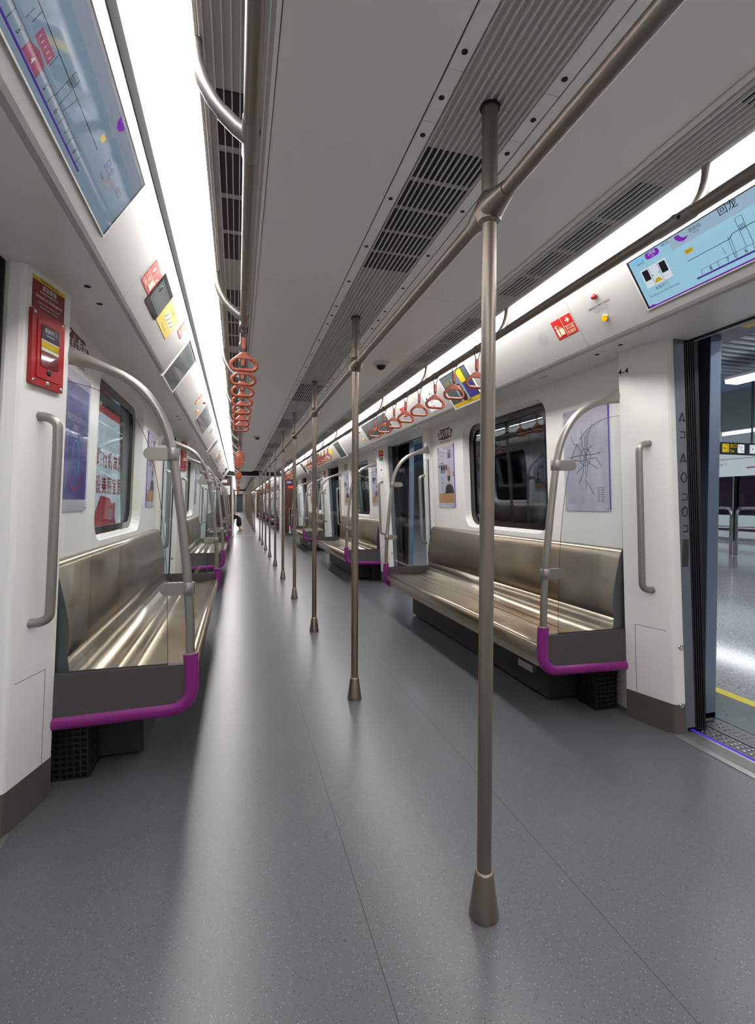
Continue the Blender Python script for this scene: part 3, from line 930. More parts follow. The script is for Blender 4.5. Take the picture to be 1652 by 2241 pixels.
# ================================================================ PARTITIONS AT BENCH ENDS
def catmull(pts, n=6):
    out = []
    for i in range(len(pts) - 1):
        p0_ = pts[max(0, i - 1)]; p1 = pts[i]; p2 = pts[i + 1]; p3 = pts[min(len(pts) - 1, i + 2)]
        for k in range(n):
            q = k / n
            out.append(tuple(.5 * ((2 * p1[d]) + (-p0_[d] + p2[d]) * q + (2 * p0_[d] - 5 * p1[d] + 4 * p2[d] - p3[d]) * q * q + (-p0_[d] + 3 * p1[d] - 3 * p2[d] + p3[d]) * q ** 3) for d in range(len(p1))))
    out.append(tuple(pts[-1])); return out
def make_partition(label, mx):
    """right-hand screen in the x-z plane, y = 0"""
    t = thing('seat_end_screen', label, 'seat end screen', mx)
    path = catmull([(.811, .44), (.812, .60), (.818, .752), (.834, .94), (.853, 1.12), (.874, 1.283), (.897, 1.385), (.934, 1.465), (.985, 1.53), (1.05, 1.577), (1.13, 1.61), (1.20, 1.632), (1.262, 1.650)], 5)
    n = len(path)
    rr = [.0175] * n; rv = [.0175] * n
    for i in range(n):
        x = path[i][0]
        if x > 1.08:
            q = (x - 1.08) / .18; rv[i] = .0175 + .024 * q * q; rr[i] = .0175 - .002 * q
    MB().tube([(x, 0, z) for x, z in path], rr, 18, up=(0, 1, 0), ry=rv).build('stanchion', 'fit', t)
    # purple edging: rounded L
    L = [(.811, .49), (.808, .44), (.808, .37)]
    for i in range(7):
        a = PI + PI / 2 * i / 6
        L.append((.888 + .08 * math.cos(a), .355 + .08 * math.sin(a)))
    L += [(1.0, .273), (1.2, .268), (1.335, .266)]
    e = MB(); e.tube([(x, 0, z) for x, z in L], [.0245] * len(L), 16, up=(0, 1, 0), ry=[.0285] * len(L))
    e.build('edge_trim', 'purple', t)
    MB().lathe([(.0205, 0), (.0205, .004), (.018, .005)], 16, T(.811, 0, .489)).build('collar', 'fit', t)
    pn = MB()
    poly = [(1.332, .275), (1.332, .452), (.826, .452), (.826, .36), (.845, .318), (.89, .282)]
    pn.sweep(poly, -.014, .014); pn.build('lower_panel', 'graypanel', t)
    # glass leaf
    gp = catmull([(.895, .452), (.898, .80), (.915, 1.05), (.945, 1.25), (.985, 1.375), (1.04, 1.455), (1.12, 1.51), (1.19, 1.535), (1.262, 1.548)], 5) + [(1.262 + .03, .47), (1.3, .452)]
    g = MB(); g.sweep([(x, z) for x, z in gp], -.004, .004); g.build('glass_pane', 'glass', t)
    ed = MB()
    ge = catmull([(.895, .452), (.898, .80), (.915, 1.05), (.945, 1.25), (.985, 1.375), (1.04, 1.455), (1.12, 1.51), (1.19, 1.535), (1.262, 1.548)], 5)
    ed.tube([(x, 0, z) for x, z in ge], .0011, 6); ed.box(.895, 1.3, -.0045, .0045, .450, .456)
    ed.build('pane_edge', 'seam', t)
    sl = MB(); sl.add([(1.252, -.005, 1.545), (1.258, -.005, 1.545), (1.304, -.005, .452), (1.297, -.005, .452), (1.252, .005, 1.545), (1.258, .005, 1.545), (1.304, .005, .452), (1.297, .005, .452)],
                       [(0, 1, 2, 3), (4, 7, 6, 5), (0, 4, 5, 1), (1, 5, 6, 2), (2, 6, 7, 3), (3, 7, 4, 0)]); sl.build('pane_seal', 'black', t)
    for xc, z in ((.8175, .752), (.874, 1.283)):
        c = MB(); pts = []
        x0, x1, h = xc - .021, xc + .105, .0245
        pts = [(x0, z - h), (x1 - h, z - h)]
        for i in range(1, 8):
            a = -PI / 2 + PI * i / 8; pts.append((x1 - h + h * math.cos(a), z + h * math.sin(a)))
        pts += [(x1 - h, z + h), (x0, z + h)]
        c.sweep(pts, -.015, .015)
        c.tube([(xc, 0, z - h), (xc, 0, z - h + .002), (xc, 0, z + h - .002), (xc, 0, z + h)], [.0215, .0235, .0235, .0215], 20)
        c.build('glass_clamp', 'fit', t)
    return t
part0 = None
for k in range(3):
    for s in (1, -1):
        for d in (-1, 1):
            y = B0 + P * k + d * (1.343 - .012)
            lab = 'curved tube and glass screen at the %s end of the %s bench, %s side' % ('near' if d < 0 else 'far', ['nearest', 'second', 'third'][k], SIDE[s])
            mx = T(0, y, 0) @ (Matrix.Identity(4) if s > 0 else RZ180)
            if part0 is None: part0 = make_partition(lab, mx); part0['group'] = 'bench end screens of this car'
            else: dup(part0, mx, lab, 'bench end screens of this car')
for k in range(0, 4):
    for s in (1, -1):
        for d in (-1, 1):
            y = B0 + CARY + P * (k - 1) + d * 1.331
            dup(part0, T(0, y, 0) @ (Matrix.Identity(4) if s > 0 else RZ180), 'far curved bench end screen on the %s side of the next car' % SIDE[s], 'bench end screens of the next car, %s' % SIDE[s])

# ================================================================ DOOR PILLAR HANDLES
def make_handle(label, mx):
    """bow handle; local x points into the wall, z up"""
    t = thing('door_handle_bar', label, 'handle', mx)
    p = catmull([(.062, 0, .355), (.03, 0, .352), (.005, 0, .335), (0, 0, .295), (0, 0, .1), (0, 0, -.1), (0, 0, -.295), (.005, 0, -.335), (.03, 0, -.352), (.062, 0, -.355)], 4)
    MB().tube(p, .0155, 16).build('bar', 'fit', t)
    for z in (.355, -.355):
        MB().lathe([(.0165, 0), (.0165, .004)], 16, T(.058, 0, z) @ Matrix.Rotation(PI / 2, 4, 'Y')).build('end_collar', 'fit', t)
    return t
h0 = None
for k in range(0, 4):
    for s in (1, -1):
        for d in (1, -1):
            y = D0 + P * k + d * .785
            if y < 1: continue
            lean = Matrix.Rotation(-s * .0455, 4, 'Y')
            xf = 1.306 + .27 * .14 - .0455 * 1.03 - .058
            mx = T(s * xf, y, 1.03) @ lean @ Matrix.Rotation((0 if s > 0 else PI) - s * d * .0, 4, 'Z')
            lab = 'grey bow handle on the %s pillar of the %s doorway on the %s side' % ('far' if d > 0 else 'near', ['nearest', 'second', 'third', 'fourth'][k], SIDE[s])
            if h0 is None: h0 = make_handle(lab, mx); h0['group'] = 'door pillar handles'
            else: dup(h0, mx, lab, 'door pillar handles')
for k in range(0, 3):
    for s in (1, -1):
        for d in (1, -1):
            dup(h0, T(s * 1.24, D0 + CARY - P + P * k + d * .785, 1.03) @ Matrix.Rotation(0 if s > 0 else PI, 4, 'Z'), 'far bow handle on a %s door pillar in the next car' % SIDE[s], 'door handles of the next car, %s' % SIDE[s])

# ================================================================ SCREENS AND SIGNS ON THE SLOPED PANELS
def lcd(side, yd, label, lit):
    t = thing('route_display', label, 'display', on_panel(side, yd, 1.9945, .002))
    W2, H2 = .53, .1045
    fr = MB()
    for a in ((-W2 - .004, -H2 - .004, W2 + .004, -H2), (-W2 - .004, H2, W2 + .004, H2 + .004), (-W2 - .004, -H2, -W2, H2), (W2, -H2, W2 + .004, H2)):
        rect(fr, *a, n=.001, t=.004)
    fr.build('bezel', 'white', t)
    bk = MB(); rect(bk, -W2, -H2, W2, H2, n=-.001, t=.006); bk.build('screen_body', 'black', t)
    sc = MB(); rect(sc, -W2 + .01, -H2 + .001, W2 - .01, H2 - (.004 if side > 0 else .013), n=0, t=.0008); sc.build('screen', 'lcd' if lit else 'lcddim', t)
    if side > 0:
        m = {k_: k_ for k_ in ()}
    o = 1
    bl = MB(); rect(bl, -.33, .055, W2 - .01, H2 - (.004 if side > 0 else .013), n=.0004); bl.build('screen_band', 'lcdhi' if lit else 'lcddimhi', t)
    if side > 0:
        pu = MB(); disc(pu, -.275, .095, .028, n=.0008, a0=PI, a1=2 * PI); rrect(pu, -.44, .072, -.377, .098, .012, n=.0008)
        pu.prism([(-.519, -.1035), (-.519, -.095), (-.50, -.094), (-.485, -.099), (.519, -.099), (.519, -.1035)], .0003, .0008)
        pu.build('purple_graphic', 'lcdpurple', t)
        wh = MB(); disc(wh, -.262, .098, .022, n=.0011, a0=PI, a1=2 * PI); wh.build('white_graphic', 'lcdhi', t)
        ln = MB(); rect(ln, -.29, -.082, .30, -.076, n=.0008)
        ln.build('platform_line', 'lcdviolet', t)
        ik = MB()
        line(ik, -.293, -.006, -.134, -.006, .002); line(ik, -.134, -.006, -.118, .006, .002); line(ik, -.118, .006, .1, .006, .002)
        line(ik, -.262, -.055, .28, -.055, .0012); line(ik, -.266, -.074, -.262, -.055, .0012)
        for i in range(8): line(ik, -.2 + i * .0625, -.076, -.2 + i * .0625, -.055, .0012)
        line(ik, -.141, -.07, -.136, .004, .0012); line(ik, -.133, -.07, -.128, .002, .0012)
        line(ik, -.165, -.045, -.165, -.02, .001)
        for uu in (-.095, -.072): line(ik, uu, -.055, uu, .045, .0012)
        line(ik, -.095, .045, -.072, .045, .0012)
        for i in range(4): line(ik, -.091 + i * .005, .0, -.091 + i * .005, .02, .0015)
        ik.build('station_diagram', 'lcdink', t)
        for i, c in enumerate('876543'): text(c, .022, 'lcdink', t, -.228 + i * .0635, -.066)
        text('回龙', .034, 'lcdink', t, -.1, .088)
        text('到达站', .016, 'lcdink', t, -.222, .086); text('Arrived', .008, 'lcdink', t, -.222, .074)
        text('08:29', .015, 'lcdink', t, -.345, .092)
        text('5号线', .014, 'lcdwhite', t, -.408, .089); text('Line5', .007, 'lcdwhite', t, -.408, .078)
        yb = MB(); rect(yb, -.29, .018, -.258, .034, n=.0008); yb.build('exit_tag', 'lcdyellow', t); text('出口', .011, 'lcdink', t, -.274, .026)
        lg = MB()
        for i in range(8):
            a = math.radians(150 - i * 15); a2 = math.radians(150 - (i + 1) * 15)
            line(lg, -.478 + .03 * math.cos(a), .066 + .026 * math.sin(a), -.478 + .03 * math.cos(a2), .066 + .026 * math.sin(a2), .006)
        lg.build('arc_logo', 'cyanink', t); text('成都轨道', .009, 'lcdink', t, -.47, .073)
        dr = MB(); rect(dr, -.489, -.028, -.368, .048, n=.0006); dr.build('door_picture', 'lcdwhite', t)
        dk = MB(); rect(dk, -.483, .0, -.455, .042, n=.001); rect(dk, -.402, .0, -.374, .042, n=.001); 
        for uu in (-.449, -.408): line(dk, uu, -.028, uu, .048, .001, n=.001)
        dk.build('door_windows', 'lcdink', t)
        yy = MB(); disc(yy, -.43, -.022, .016, n=.0011, a0=0, a1=PI); yy.build('yellow_graphic', 'lcdyellow', t)
        gg = MB(); rect(gg, -.447, .008, -.44, .012, n=.0012); rect(gg, -.417, .008, -.41, .012, n=.0012); gg.build('green_arrows', 'greenled', t)
        text('本侧开门', .0155, 'lcdink', t, -.428, -.043)
        text('The doors on this side open', .0125, 'lcdink', t, -.428, -.062)
    else:
        ln = MB(); rect(ln, -.5, -.091, .245, -.086, n=.0008); ln.build('platform_line', 'lcdviolet', t)
        rd = MB(); rd.prism([(-.1, -.084), (-.036, -.084), (-.036, -.056), (-.07, -.050), (-.1, -.062)], .0003, .0008); rect(rd, -.098, -.048, -.035, -.024, n=.0008)
        rd.build('train_graphic', 'lcdred', t)
        ik = MB()
        line(ik, -.4, -.012, .25, -.012, .002); line(ik, -.33, -.06, .2, -.06, .001)
        for i in range(9): line(ik, -.286 + i * .0625, -.086, -.286 + i * .0625, -.06, .001)
        for uu in (.03, .055): line(ik, uu, -.06, uu, .01, .0012)
        line(ik, .03, .01, .055, .01, .001); line(ik, .03, -.02, .055, -.02, .001); line(ik, .03, .0, .055, .0, .001)
        line(ik, .085, -.012, .075, -.058, .001); line(ik, -.12, -.012, -.12, -.04, .001); line(ik, -.03, -.012, -.03, -.045, .001)
        for i in range(5): line(ik, .034 + i * .004, -.019, .034 + i * .004, -.002, .001)
        line(ik, -.135, -.05, -.135, -.025, .001)
        ik.build('station_diagram', 'lcdink', t)
        for i, c in enumerate('3 5678'):
            if c != ' ': text(c, .021, 'lcdink', t, -.13 + i * .063, -.074)
        text('4', .018, 'lcdwhite', t, -.068, -.074)
        for i in range(5): text('i', .014, 'lcdwhite', t, -.09 + i * .012, -.036)
        pu = MB(); disc(pu, .255, .090, .022, n=.0008, a0=PI, a1=2 * PI); pu.build('purple_graphic', 'lcdpurple', t)
        yb = MB(); rect(yb, .225, .008, .245, .024, n=.0008); yb.build('exit_tag', 'lcdyellow', t)
        text('回龙', .03, 'lcdviolet', t, .335, -.002); text('Next', .014, 'lcdink', t, .33, -.03); text('出口', .022, 'lcdink', t, .44, -.002)
        sw = MB(); sw.prism([(.19, .05), (.24, .062), (.28, .06), (.26, .045)], .0003, .0007); sw.build('logo_graphic', 'lcddimhi', t)
    g = MB(); rect(g, -W2, -H2, W2, H2, n=.0034, t=.0008); g.build('cover_glass', 'acrylic', t)
    return t
lcd(1, D0, 'lit blue route display with station diagram above the nearest open doorway', True)
lcd(-1, D0, 'dim blue route display over the nearest left door, reflecting the lights', False)
def dark_lcd(s, k):
    t = thing('route_display', 'dark unlit display above the %s doorway on the %s side' % (['nearest', 'second', 'third', 'fourth'][k], SIDE[s]), 'display', on_panel(s, D0 + P * k, 1.9945, .002))
    fr = MB()
    for a in ((-.534, -.1085, .534, -.1045), (-.534, .1045, .534, .1085), (-.534, -.1045, -.53, .1045), (.53, -.1045, .534, .1045)): rect(fr, *a, n=.001, t=.004)
    fr.build('bezel', 'white', t)
    b = MB(); rect(b, -.53, -.1045, .53, .1045, n=.0, t=.006); b.build('screen_body', 'black', t)
    b = MB(); rect(b, -.515, -.1, .515, .098, n=.001); b.build('screen', 'greyglass', t)
for k in (1, 2, 3):
    for s in (1, -1): dark_lcd(s, k)
def video(s, k, on):
    lab = ('small lit advert screen above the middle of the nearest right bench' if on else 'small dark screen over the middle of the %s bench on the %s side' % (['nearest', 'second', 'third'][k], SIDE[s]))
    t = thing('video_screen', lab, 'screen', on_panel(s, B0 + P * k, 1.9645, .004))
    fr = MB()
    for a in ((-.238, -.142, .238, -.132), (-.238, .136, .238, .142), (-.238, -.132, -.228, .136), (.228, -.132, .238, .136)): rect(fr, *a, n=.003, t=.02)
    fr.build('bezel', 'white', t)
    b = MB(); rect(b, -.228, -.132, .228, .136, n=-.001, t=.012); b.build('screen_body', 'black', t)
    b = MB(); rect(b, -.222, -.128, .215, .13, n=0); b.build('screen', 'greyglass', t)
    if on:
        a = MB(); rect(a, -.222, -.128, .215, -.1, n=.0006); rect(a, .06, .03, .14, .13, n=.0006); a.build('yellow_picture', 'ywsign', t)
        a = MB(); rect(a, -.07, -.098, .07, .09, n=.0006); a.build('pale_picture', 'lcddimhi', t)
        a = MB(); rect(a, .08, -.098, .2, .02, n=.0006); a.build('blue_picture', 'indigo', t)
        a = MB(); disc(a, -.0, -.01, .035, n=.001, ry=.05); disc(a, -.0, -.06, .045, n=.001); a.build('hair_picture', 'ink', t)
        a = MB(); disc(a, .0, -.005, .02, n=.0014, ry=.03); a.build('face_picture', 'skin', t)
        text('严重脱发', .02, 'ink', t, .05, -.114)
        text('热销', .035, 'lcdyellow', t, -.14, .07)
    # reflected lines stay the renderer's work
    return t
video(1, 0, True); video(-1, 0, False)
for k in (1, 2):
    for s in (1, -1): video(s, k, False)

def ext_sign(s, y, z, wd, ht, label, faded=False):
    t = thing('extinguisher_sign', label, 'sign', on_panel(s, y, z, .0015))
    b = MB(); rect(b, -wd / 2, -ht / 2, wd / 2, ht / 2, n=0, t=.0012); b.build('sign_plate', 'redsign', t)
    c = MB()
    q = 1 if s > 0 else -1
    line(c, 0, -ht / 2, 0, ht / 2, .002, n=.0005); line(c, 0, .0, q * wd / 2, .0, .002, n=.0005)
    # arrow
    ax, ay = q * wd * .25, ht * .26
    line(c, ax - .014, ay, ax + .01, ay, .006, n=.0005)
    c.prism([(ax + .004, ay + .013), (ax + .018, ay), (ax + .004, ay - .013), (ax - .004, ay - .013), (ax + .008, ay), (ax - .004, ay + .013)], .0001, .0005)
    # extinguisher
    ex = -q * wd * .36
    rrect(c, ex - .007, -ht * .38, ex + .007, ht * .06, .003, n=.0005); rect(c, ex - .004, ht * .09, ex + .004, ht * .17, n=.0005)
    line(c, ex - .012, ht * .16, ex + .012, ht * .24, .004, n=.0005)
    # flames
    for i in range(3):
        fx = -q * wd * (.25 - i * .07)
        c.prism([(fx - .006, -ht * .32), (fx + .004, -ht * .34), (fx + .008, -ht * .1), (fx + .002, ht * .2 - i * .008), (fx + .003, -ht * .05), (fx - .005, ht * .02), (fx - .001, -ht * .15)], .0001, .0005)
    c.build('pictogram', 'cream', t)
    text('灭火器', ht * .2, 'cream', t, q * wd * .25, -ht * .14, n=.0006); text('在端部', ht * .2, 'cream', t, q * wd * .25, -ht * .36, n=.0006)
    return t
ext_sign(1, 2.175, 1.992, .152, .100, 'red fire extinguisher sign right of nearest bench panel, beside the door lamps')
ext_sign(-1, 2.188, 2.0, .15, .100, 'red fire extinguisher sign above the left bench, next to a small framed cover')
ext_sign(-1, 2.975, 2.064, .14, .095, 'smaller red fire extinguisher sign near the left light strip, past the yellow notice')
ext_sign(1, 4.67, 1.998, .13, .098, 'red fire extinguisher sign behind the straps on the right panel')
ext_sign(-1, 4.65, 2.004, .09, .1, 'faded red sign on the left panel before the second doorway')
# framed cover
t = thing('camera_cover', 'small dark framed reflective cover between red and yellow notices', 'cover', on_panel(-1, 2.39, 2.0, .003))
b = MB(); rect(b, -.12, -.072, .12, .072, n=0, t=.006); b.build('frame', 'blackgloss', t)
b = MB(); rect(b, -.105, -.048, .118, .05, n=.0008); b.build('cover_plate', 'greyglass', t)
b = MB(); disc(b, -.06, .02, .017, n=.0016); b.build('lens_ring', 'chrome', t)
b = MB(); disc(b, -.06, .02, .0135, n=.002); b.build('lens', 'blackgloss', t)
# yellow notice
def yellow_notice(s, y, z, wd, ht, label, det=True):
    t = thing('notice_sticker', label, 'sticker', on_panel(s, y, z, .0015))
    b = MB(); rect(b, -wd / 2, -ht / 2, wd / 2, ht / 2, n=0, t=.001); b.build('sticker_sheet', 'ywsign', t)
    if det:
        p_ = MB()
        for i in range(4): rrect(p_, -wd * .3 + i * wd * .18, -.016, -wd * .3 + i * wd * .18 + wd * .16, .022, .004, n=.0006)
        p_.build('picture_boxes', 'cream', t)
        k_ = MB()
        for i in range(4):
            x = -wd * .3 + i * wd * .18 + wd * .08
            line(k_, x - .012, -.01, x + .006, .006, .006, n=.001); disc(k_, x + .008, .012, .005, n=.001)
        k_.build('pictogram', 'ink', t)
        text('紧急情况', .02, 'ink', t, 0, .042, n=.001); text('In emergency press the button', .011, 'ink', t, 0, -.04, n=.001)
    return t
yellow_notice(-1, 2.67, 2.0, .30, .122, 'yellow picture notice on the left sloped panel')
yellow_notice(1, 8.66, 2.0, .2, .12, 'small yellow notice beyond the straps on the right panel', False)
# picture advert card on the right
t = thing('panel_advert', 'white advert card with ink drawing beside the lit advert screen', 'advert', on_panel(1, 3.97, 1.975, .0015))
b = MB(); rect(b, -.14, -.09, .14, .09, n=0, t=.001); b.build('card', 'whiteink', t)
k_ = MB()
for i in range(9):
    x = -.12 + i * .022; hgt = .02 + .045 * abs(math.sin(i * 2.1))
    line(k_, x, -.0 + .02 * math.sin(i), x + .012, hgt, .006, n=.0005)
disc(k_, -.08, .03, .012, n=.0005); disc(k_, .02, .06, .01, n=.0005)
k_.build('ink_drawing', 'ink', t); text('地铁报站', .025, 'ink', t, -.05, -.05, n=.0005)
# green strip sign left
t = thing('green_sign', 'small green strip sign on the left panel past the second doorway', 'sign', on_panel(-1, 6.73, 2.01, .0015))
b = MB(); rect(b, -.06, -.03, .06, .03, n=0, t=.001); b.build('sign_plate', 'green', t)
text('出口', .03, 'whiteink', t, 0, 0, n=.0006)

# door lamps
def lamps(s, y, which):
    t = thing('door_lamp', 'round red door lamp on the %s sloped panel, %s' % (SIDE[s], which), 'lamp', on_panel(s, y, 2.04, 0))
    MB().lathe([(.0155, 0), (.0155, .004), (.0125, .005)], 18).build('lamp_ring', 'chrome', t)
    MB().lathe([(.012, .004), (.012, .012), (.009, .018), (.004, .021)], 18).build('lens', 'red', t)
    t = thing('door_lamp', 'round lit amber door lamp on the %s sloped panel, %s' % (SIDE[s], which), 'lamp', on_panel(s, y, 1.95, 0))
    MB().lathe([(.0155, 0), (.0155, .004), (.0125, .005)], 18).build('lamp_ring', 'chrome', t)
    MB().lathe([(.012, .004), (.012, .012), (.009, .018), (.004, .021)], 18).build('lens', 'amber', t)
lamps(1, 1.913, 'beside the lit route display'); lamps(-1, 4.955, 'before the second doorway'); lamps(1, 6.42, 'past the second doorway'); lamps(-1, 4.955 + P, 'before the third doorway'); lamps(1, 6.42 + P, 'past the third doorway')
t = thing('printed_notice', 'tiny black printed lines between the red and amber lamps on the right', 'notice', on_panel(1, 1.915, 1.993, .0008))
text('红色指示灯亮车门未关好', .0125, 'ink', t, 0, .010, n=.0002); text('The red light is on when', .009, 'greyink', t, 0, -.003, n=.0002); text('the door is not closed', .009, 'greyink', t, 0, -.014, n=.0002)
# speaker perforations
t = thing('speaker_grille', 'faint round patch of speaker holes left of the red sign on the right panel', 'speaker', on_panel(1, 2.36, 1.985, .0004))
mb = MB()
for i in range(-6, 7):
    for j in range(-6, 7):
        if i * i + j * j < 38: disc(mb, i * .0065, j * .0065, .0011, n=.0002, t=.0003, k=6)
mb.build('sound_holes', 'seam', t)
t = thing('speaker_label', 'tiny black printed mark on the soffit above the right bench', 'label', frame((1.15, 2.62, 1.8595), (0, -1, 0), (-1, 0, 0)))
text('温馨提示', .022, 'ink', t, 0, 0, n=.0004)

# ================================================================ POSTERS ON THE BENCH WALLS
def poster(s, y, label, kind):
    t = thing('wall_poster', label, 'poster', on_wall(s, y, 1.355, .004))
    W2, H2 = .19, .30
    b = MB(); rrect(b, -W2, -H2, W2, H2, .008, n=0, t=.004); b.build('backing', 'paper', t)
    v = MB(); rect(v, -W2 * s if False else (-W2 - .0025), -H2 + .01, -W2 + .001, H2, n=.003, t=.006) if s < 0 else rect(v, W2 - .001, -H2 + .01, W2 + .0025, H2, n=.003, t=.006)
    v.build('violet_edge', 'violet', t)
    if kind == 'map':
        ik = MB(); rnd = random.Random(4)
        cx, cy = .0, .01
        stations = MB()
        def route(pts, wd=.0022):
            for a, c in zip(pts[:-1], pts[1:]):
                line(ik, a[0], a[1], c[0], c[1], wd, n=.0008)
                L = math.hypot(c[0] - a[0], c[1] - a[1]); m_ = max(1, int(L / .012))
                for q in range(m_ + 1):
                    disc(stations, a[0] + (c[0] - a[0]) * q / m_, a[1] + (c[1] - a[1]) * q / m_, .0029, n=.0012, k=8)
        route([(0, .13), (0, .04), (0, -.12), (0, -.17)])
        route([(-.14, .02), (-.05, .024), (.05, .02), (.12, .025)])
        route([(-.12, .14), (-.1, .1), (-.06, .08), (-.03, .04), (.0, .0), (.04, -.03), (.1, -.06)])
        route([(-.03, .17), (-.025, .08), (.0, .03), (.02, -.04), (.01, -.1)])
        route([(.06, .19), (.02, .13), (.015, .03), (-.02, -.04), (-.08, -.08)])
        route([(-.1, .0), (-.04, -.01), (.03, .0), (.09, .0), (.13, -.05)])
        route([(.0, -.12), (.07, -.21)]); route([(-.06, -.14), (-.02, -.08), (-.015, .0), (.03, .06), (.06, .07)])
        lp = [(.045 * math.cos(2 * PI * i / 12) * 1.0, .01 + .05 * math.sin(2 * PI * i / 12)) for i in range(13)]
        route(lp)
        ik.build('route_lines', 'ink', t); stations.build('station_dots', 'ink', t)
        lg = MB()
        for i in range(7):
            for j in range(2): disc(lg, .095 + j * .03, -.17 - i * .013, .003, n=.0008); rect(lg, .101 + j * .03, -.172 - i * .013, .115 + j * .03, -.168 - i * .013, n=.0008)
        lg.build('legend', 'ink', t)
    elif kind == 'indigo':
        a = MB(); rect(a, -W2 + .004, -H2 + .05, W2 - .004, H2 - .05, n=.0006); a.build('printed_sheet', 'indigo', t)
        text('健康生活由此开启', .03, 'paper', t, 0, .10, n=.001); text('医院', .03, 'paper', t, 0, .06, n=.001)
        text('www 0000', .016, 'paper', t, 0, .025, n=.001)
        c = MB()
        for i in range(12):
            a0 = math.radians(170 - i * 18); a1 = math.radians(170 - (i + 1) * 18)
            line(c, .02 + .05 * math.cos(a0), -.08 + .09 * math.sin(a0), .02 + .05 * math.cos(a1), -.08 + .09 * math.sin(a1), .01, n=.001)
        c.build('cyan_swirl', 'cyanink', t)
        c = MB()
        for i in range(10):
            a0 = math.radians(200 + i * 16); a1 = math.radians(200 + (i + 1) * 16)
            line(c, .02 + .08 * math.cos(a0), -.12 + .09 * math.sin(a0), .02 + .08 * math.cos(a1), -.12 + .09 * math.sin(a1), .008, n=.001)
        c.build('red_swirl', 'adred', t)
    else:
        a = MB(); a.prism([(-W2 + .005, -.255), (W2 - .005, -.255), (W2 - .005, -.15), (.05, -.165), (-.05, -.155), (-W2 + .005, -.165)], .0003, .0007); a.build('tan_ground', 'tan', t)
        a = MB(); a.prism([(-.03, -.165), (-.01, -.10), (.03, -.075), (.10, -.075), (.15, -.10), (.18, -.16)], .0007, .0011); 
        rrect(a, .035, -.05, .095, .06, .025, n=.0011); a.build('figure_back', 'ink', t)
        a = MB(); disc(a, .065, .045, .032, n=.0015, ry=.045); rect(a, .05, -.08, .08, -.045, n=.0015); a.build('bald_head', 'skin', t)
        text('严重脱发', .055, 'ink', t, -.07, .085, n=.001, bold=.02); text('植发专家', .028, 'ink', t, -.07, .045, n=.001)
        text('科学植发', .02, 'greyink', t, -.09, .13, n=.001); text('0000', .02, 'greyink', t, -.08, .20, n=.001)
        a = MB(); rect(a, .05, .17, .12, .25, n=.0008); a.build('grey_picture', 'greyink', t)
        a = MB()
        for i in range(8): line(a, -.12 + (i % 3) * .02, .0 - i * .018, -.09 + (i % 2) * .02, -.01 - i * .018, .004, n=.0008)
        a.build('ink_sketch', 'ink', t)
        a = MB(); rect(a, .16, -.01, .18, .04, n=.0008); a.build('orange_mark', 'orange', t)
    g = MB(); rrect(g, -W2, -H2, W2, H2, .008, n=.006, t=.002); g.build('acrylic_cover', 'acrylic', t)
    for a_, b_ in ((-1, 1), (1, 1), (-1, -1), (1, -1)): MB().lathe([(.006, .004), (.006, .0075), (.003, .009)], 12, T(a_ * (W2 - .015), b_ * (H2 - .015), 0)).build('screw', 'chrome', t)
    return t
poster(1, B0 - .995, 'white metro route map poster on the nearest right bench wall', 'map')
poster(1, B0 + .995, 'advert poster with bald man seen from behind, between nearest right window and second doorway', 'man')
poster(-1, B0 - .995, 'indigo blue advert poster on the nearest left bench wall', 'indigo')
poster(-1, B0 + .995, 'violet edged poster past the nearest left window', 'man')
for k in (1, 2):
    for s in (1, -1):
        for d in (-1, 1):
            poster(s, B0 + P * k + d * .995, 'bald man advert poster at the %s end of the %s bench wall, %s side' % ('near' if d < 0 else 'far', ['nearest', 'second', 'third'][k], SIDE[s]), 'man')
def seat_sticker(s, y, label):
    t = thing('priority_seat_sticker', label, 'sticker', on_wall(s, y, 1.765, .0015))
    b = MB(); pts = []
    for i in range(28):
        a = 2 * PI * i / 28; rr = 1 + .07 * math.sin(a * 7)
        pts.append((.165 * rr * math.copysign(abs(math.cos(a)) ** .6, math.cos(a)), .052 * rr * math.copysign(abs(math.sin(a)) ** .6, math.sin(a))))
    b.prism(pts, -.001, 0); b.build('sticker_sheet', 'brownink', t)
    text('爱心专座', .075, 'whiteink', t, 0, 0, n=.0006, bold=.01); text('请将座位让给有需要的乘客', .02, 'greyink', t, 0, -.075, n=.0002)
    return t
seat_sticker(1, 4.43, 'maroon priority seat sticker on the nearest right bench wall above the advert poster')
seat_sticker(-1, 2.42, 'maroon priority seat sticker on the nearest left bench wall above the indigo poster')
seat_sticker(1, 4.43 + P, 'small maroon sticker high on the second right bench wall')
seat_sticker(1, 4.43 + 2 * P, 'tiny maroon sticker high on the third right bench wall')

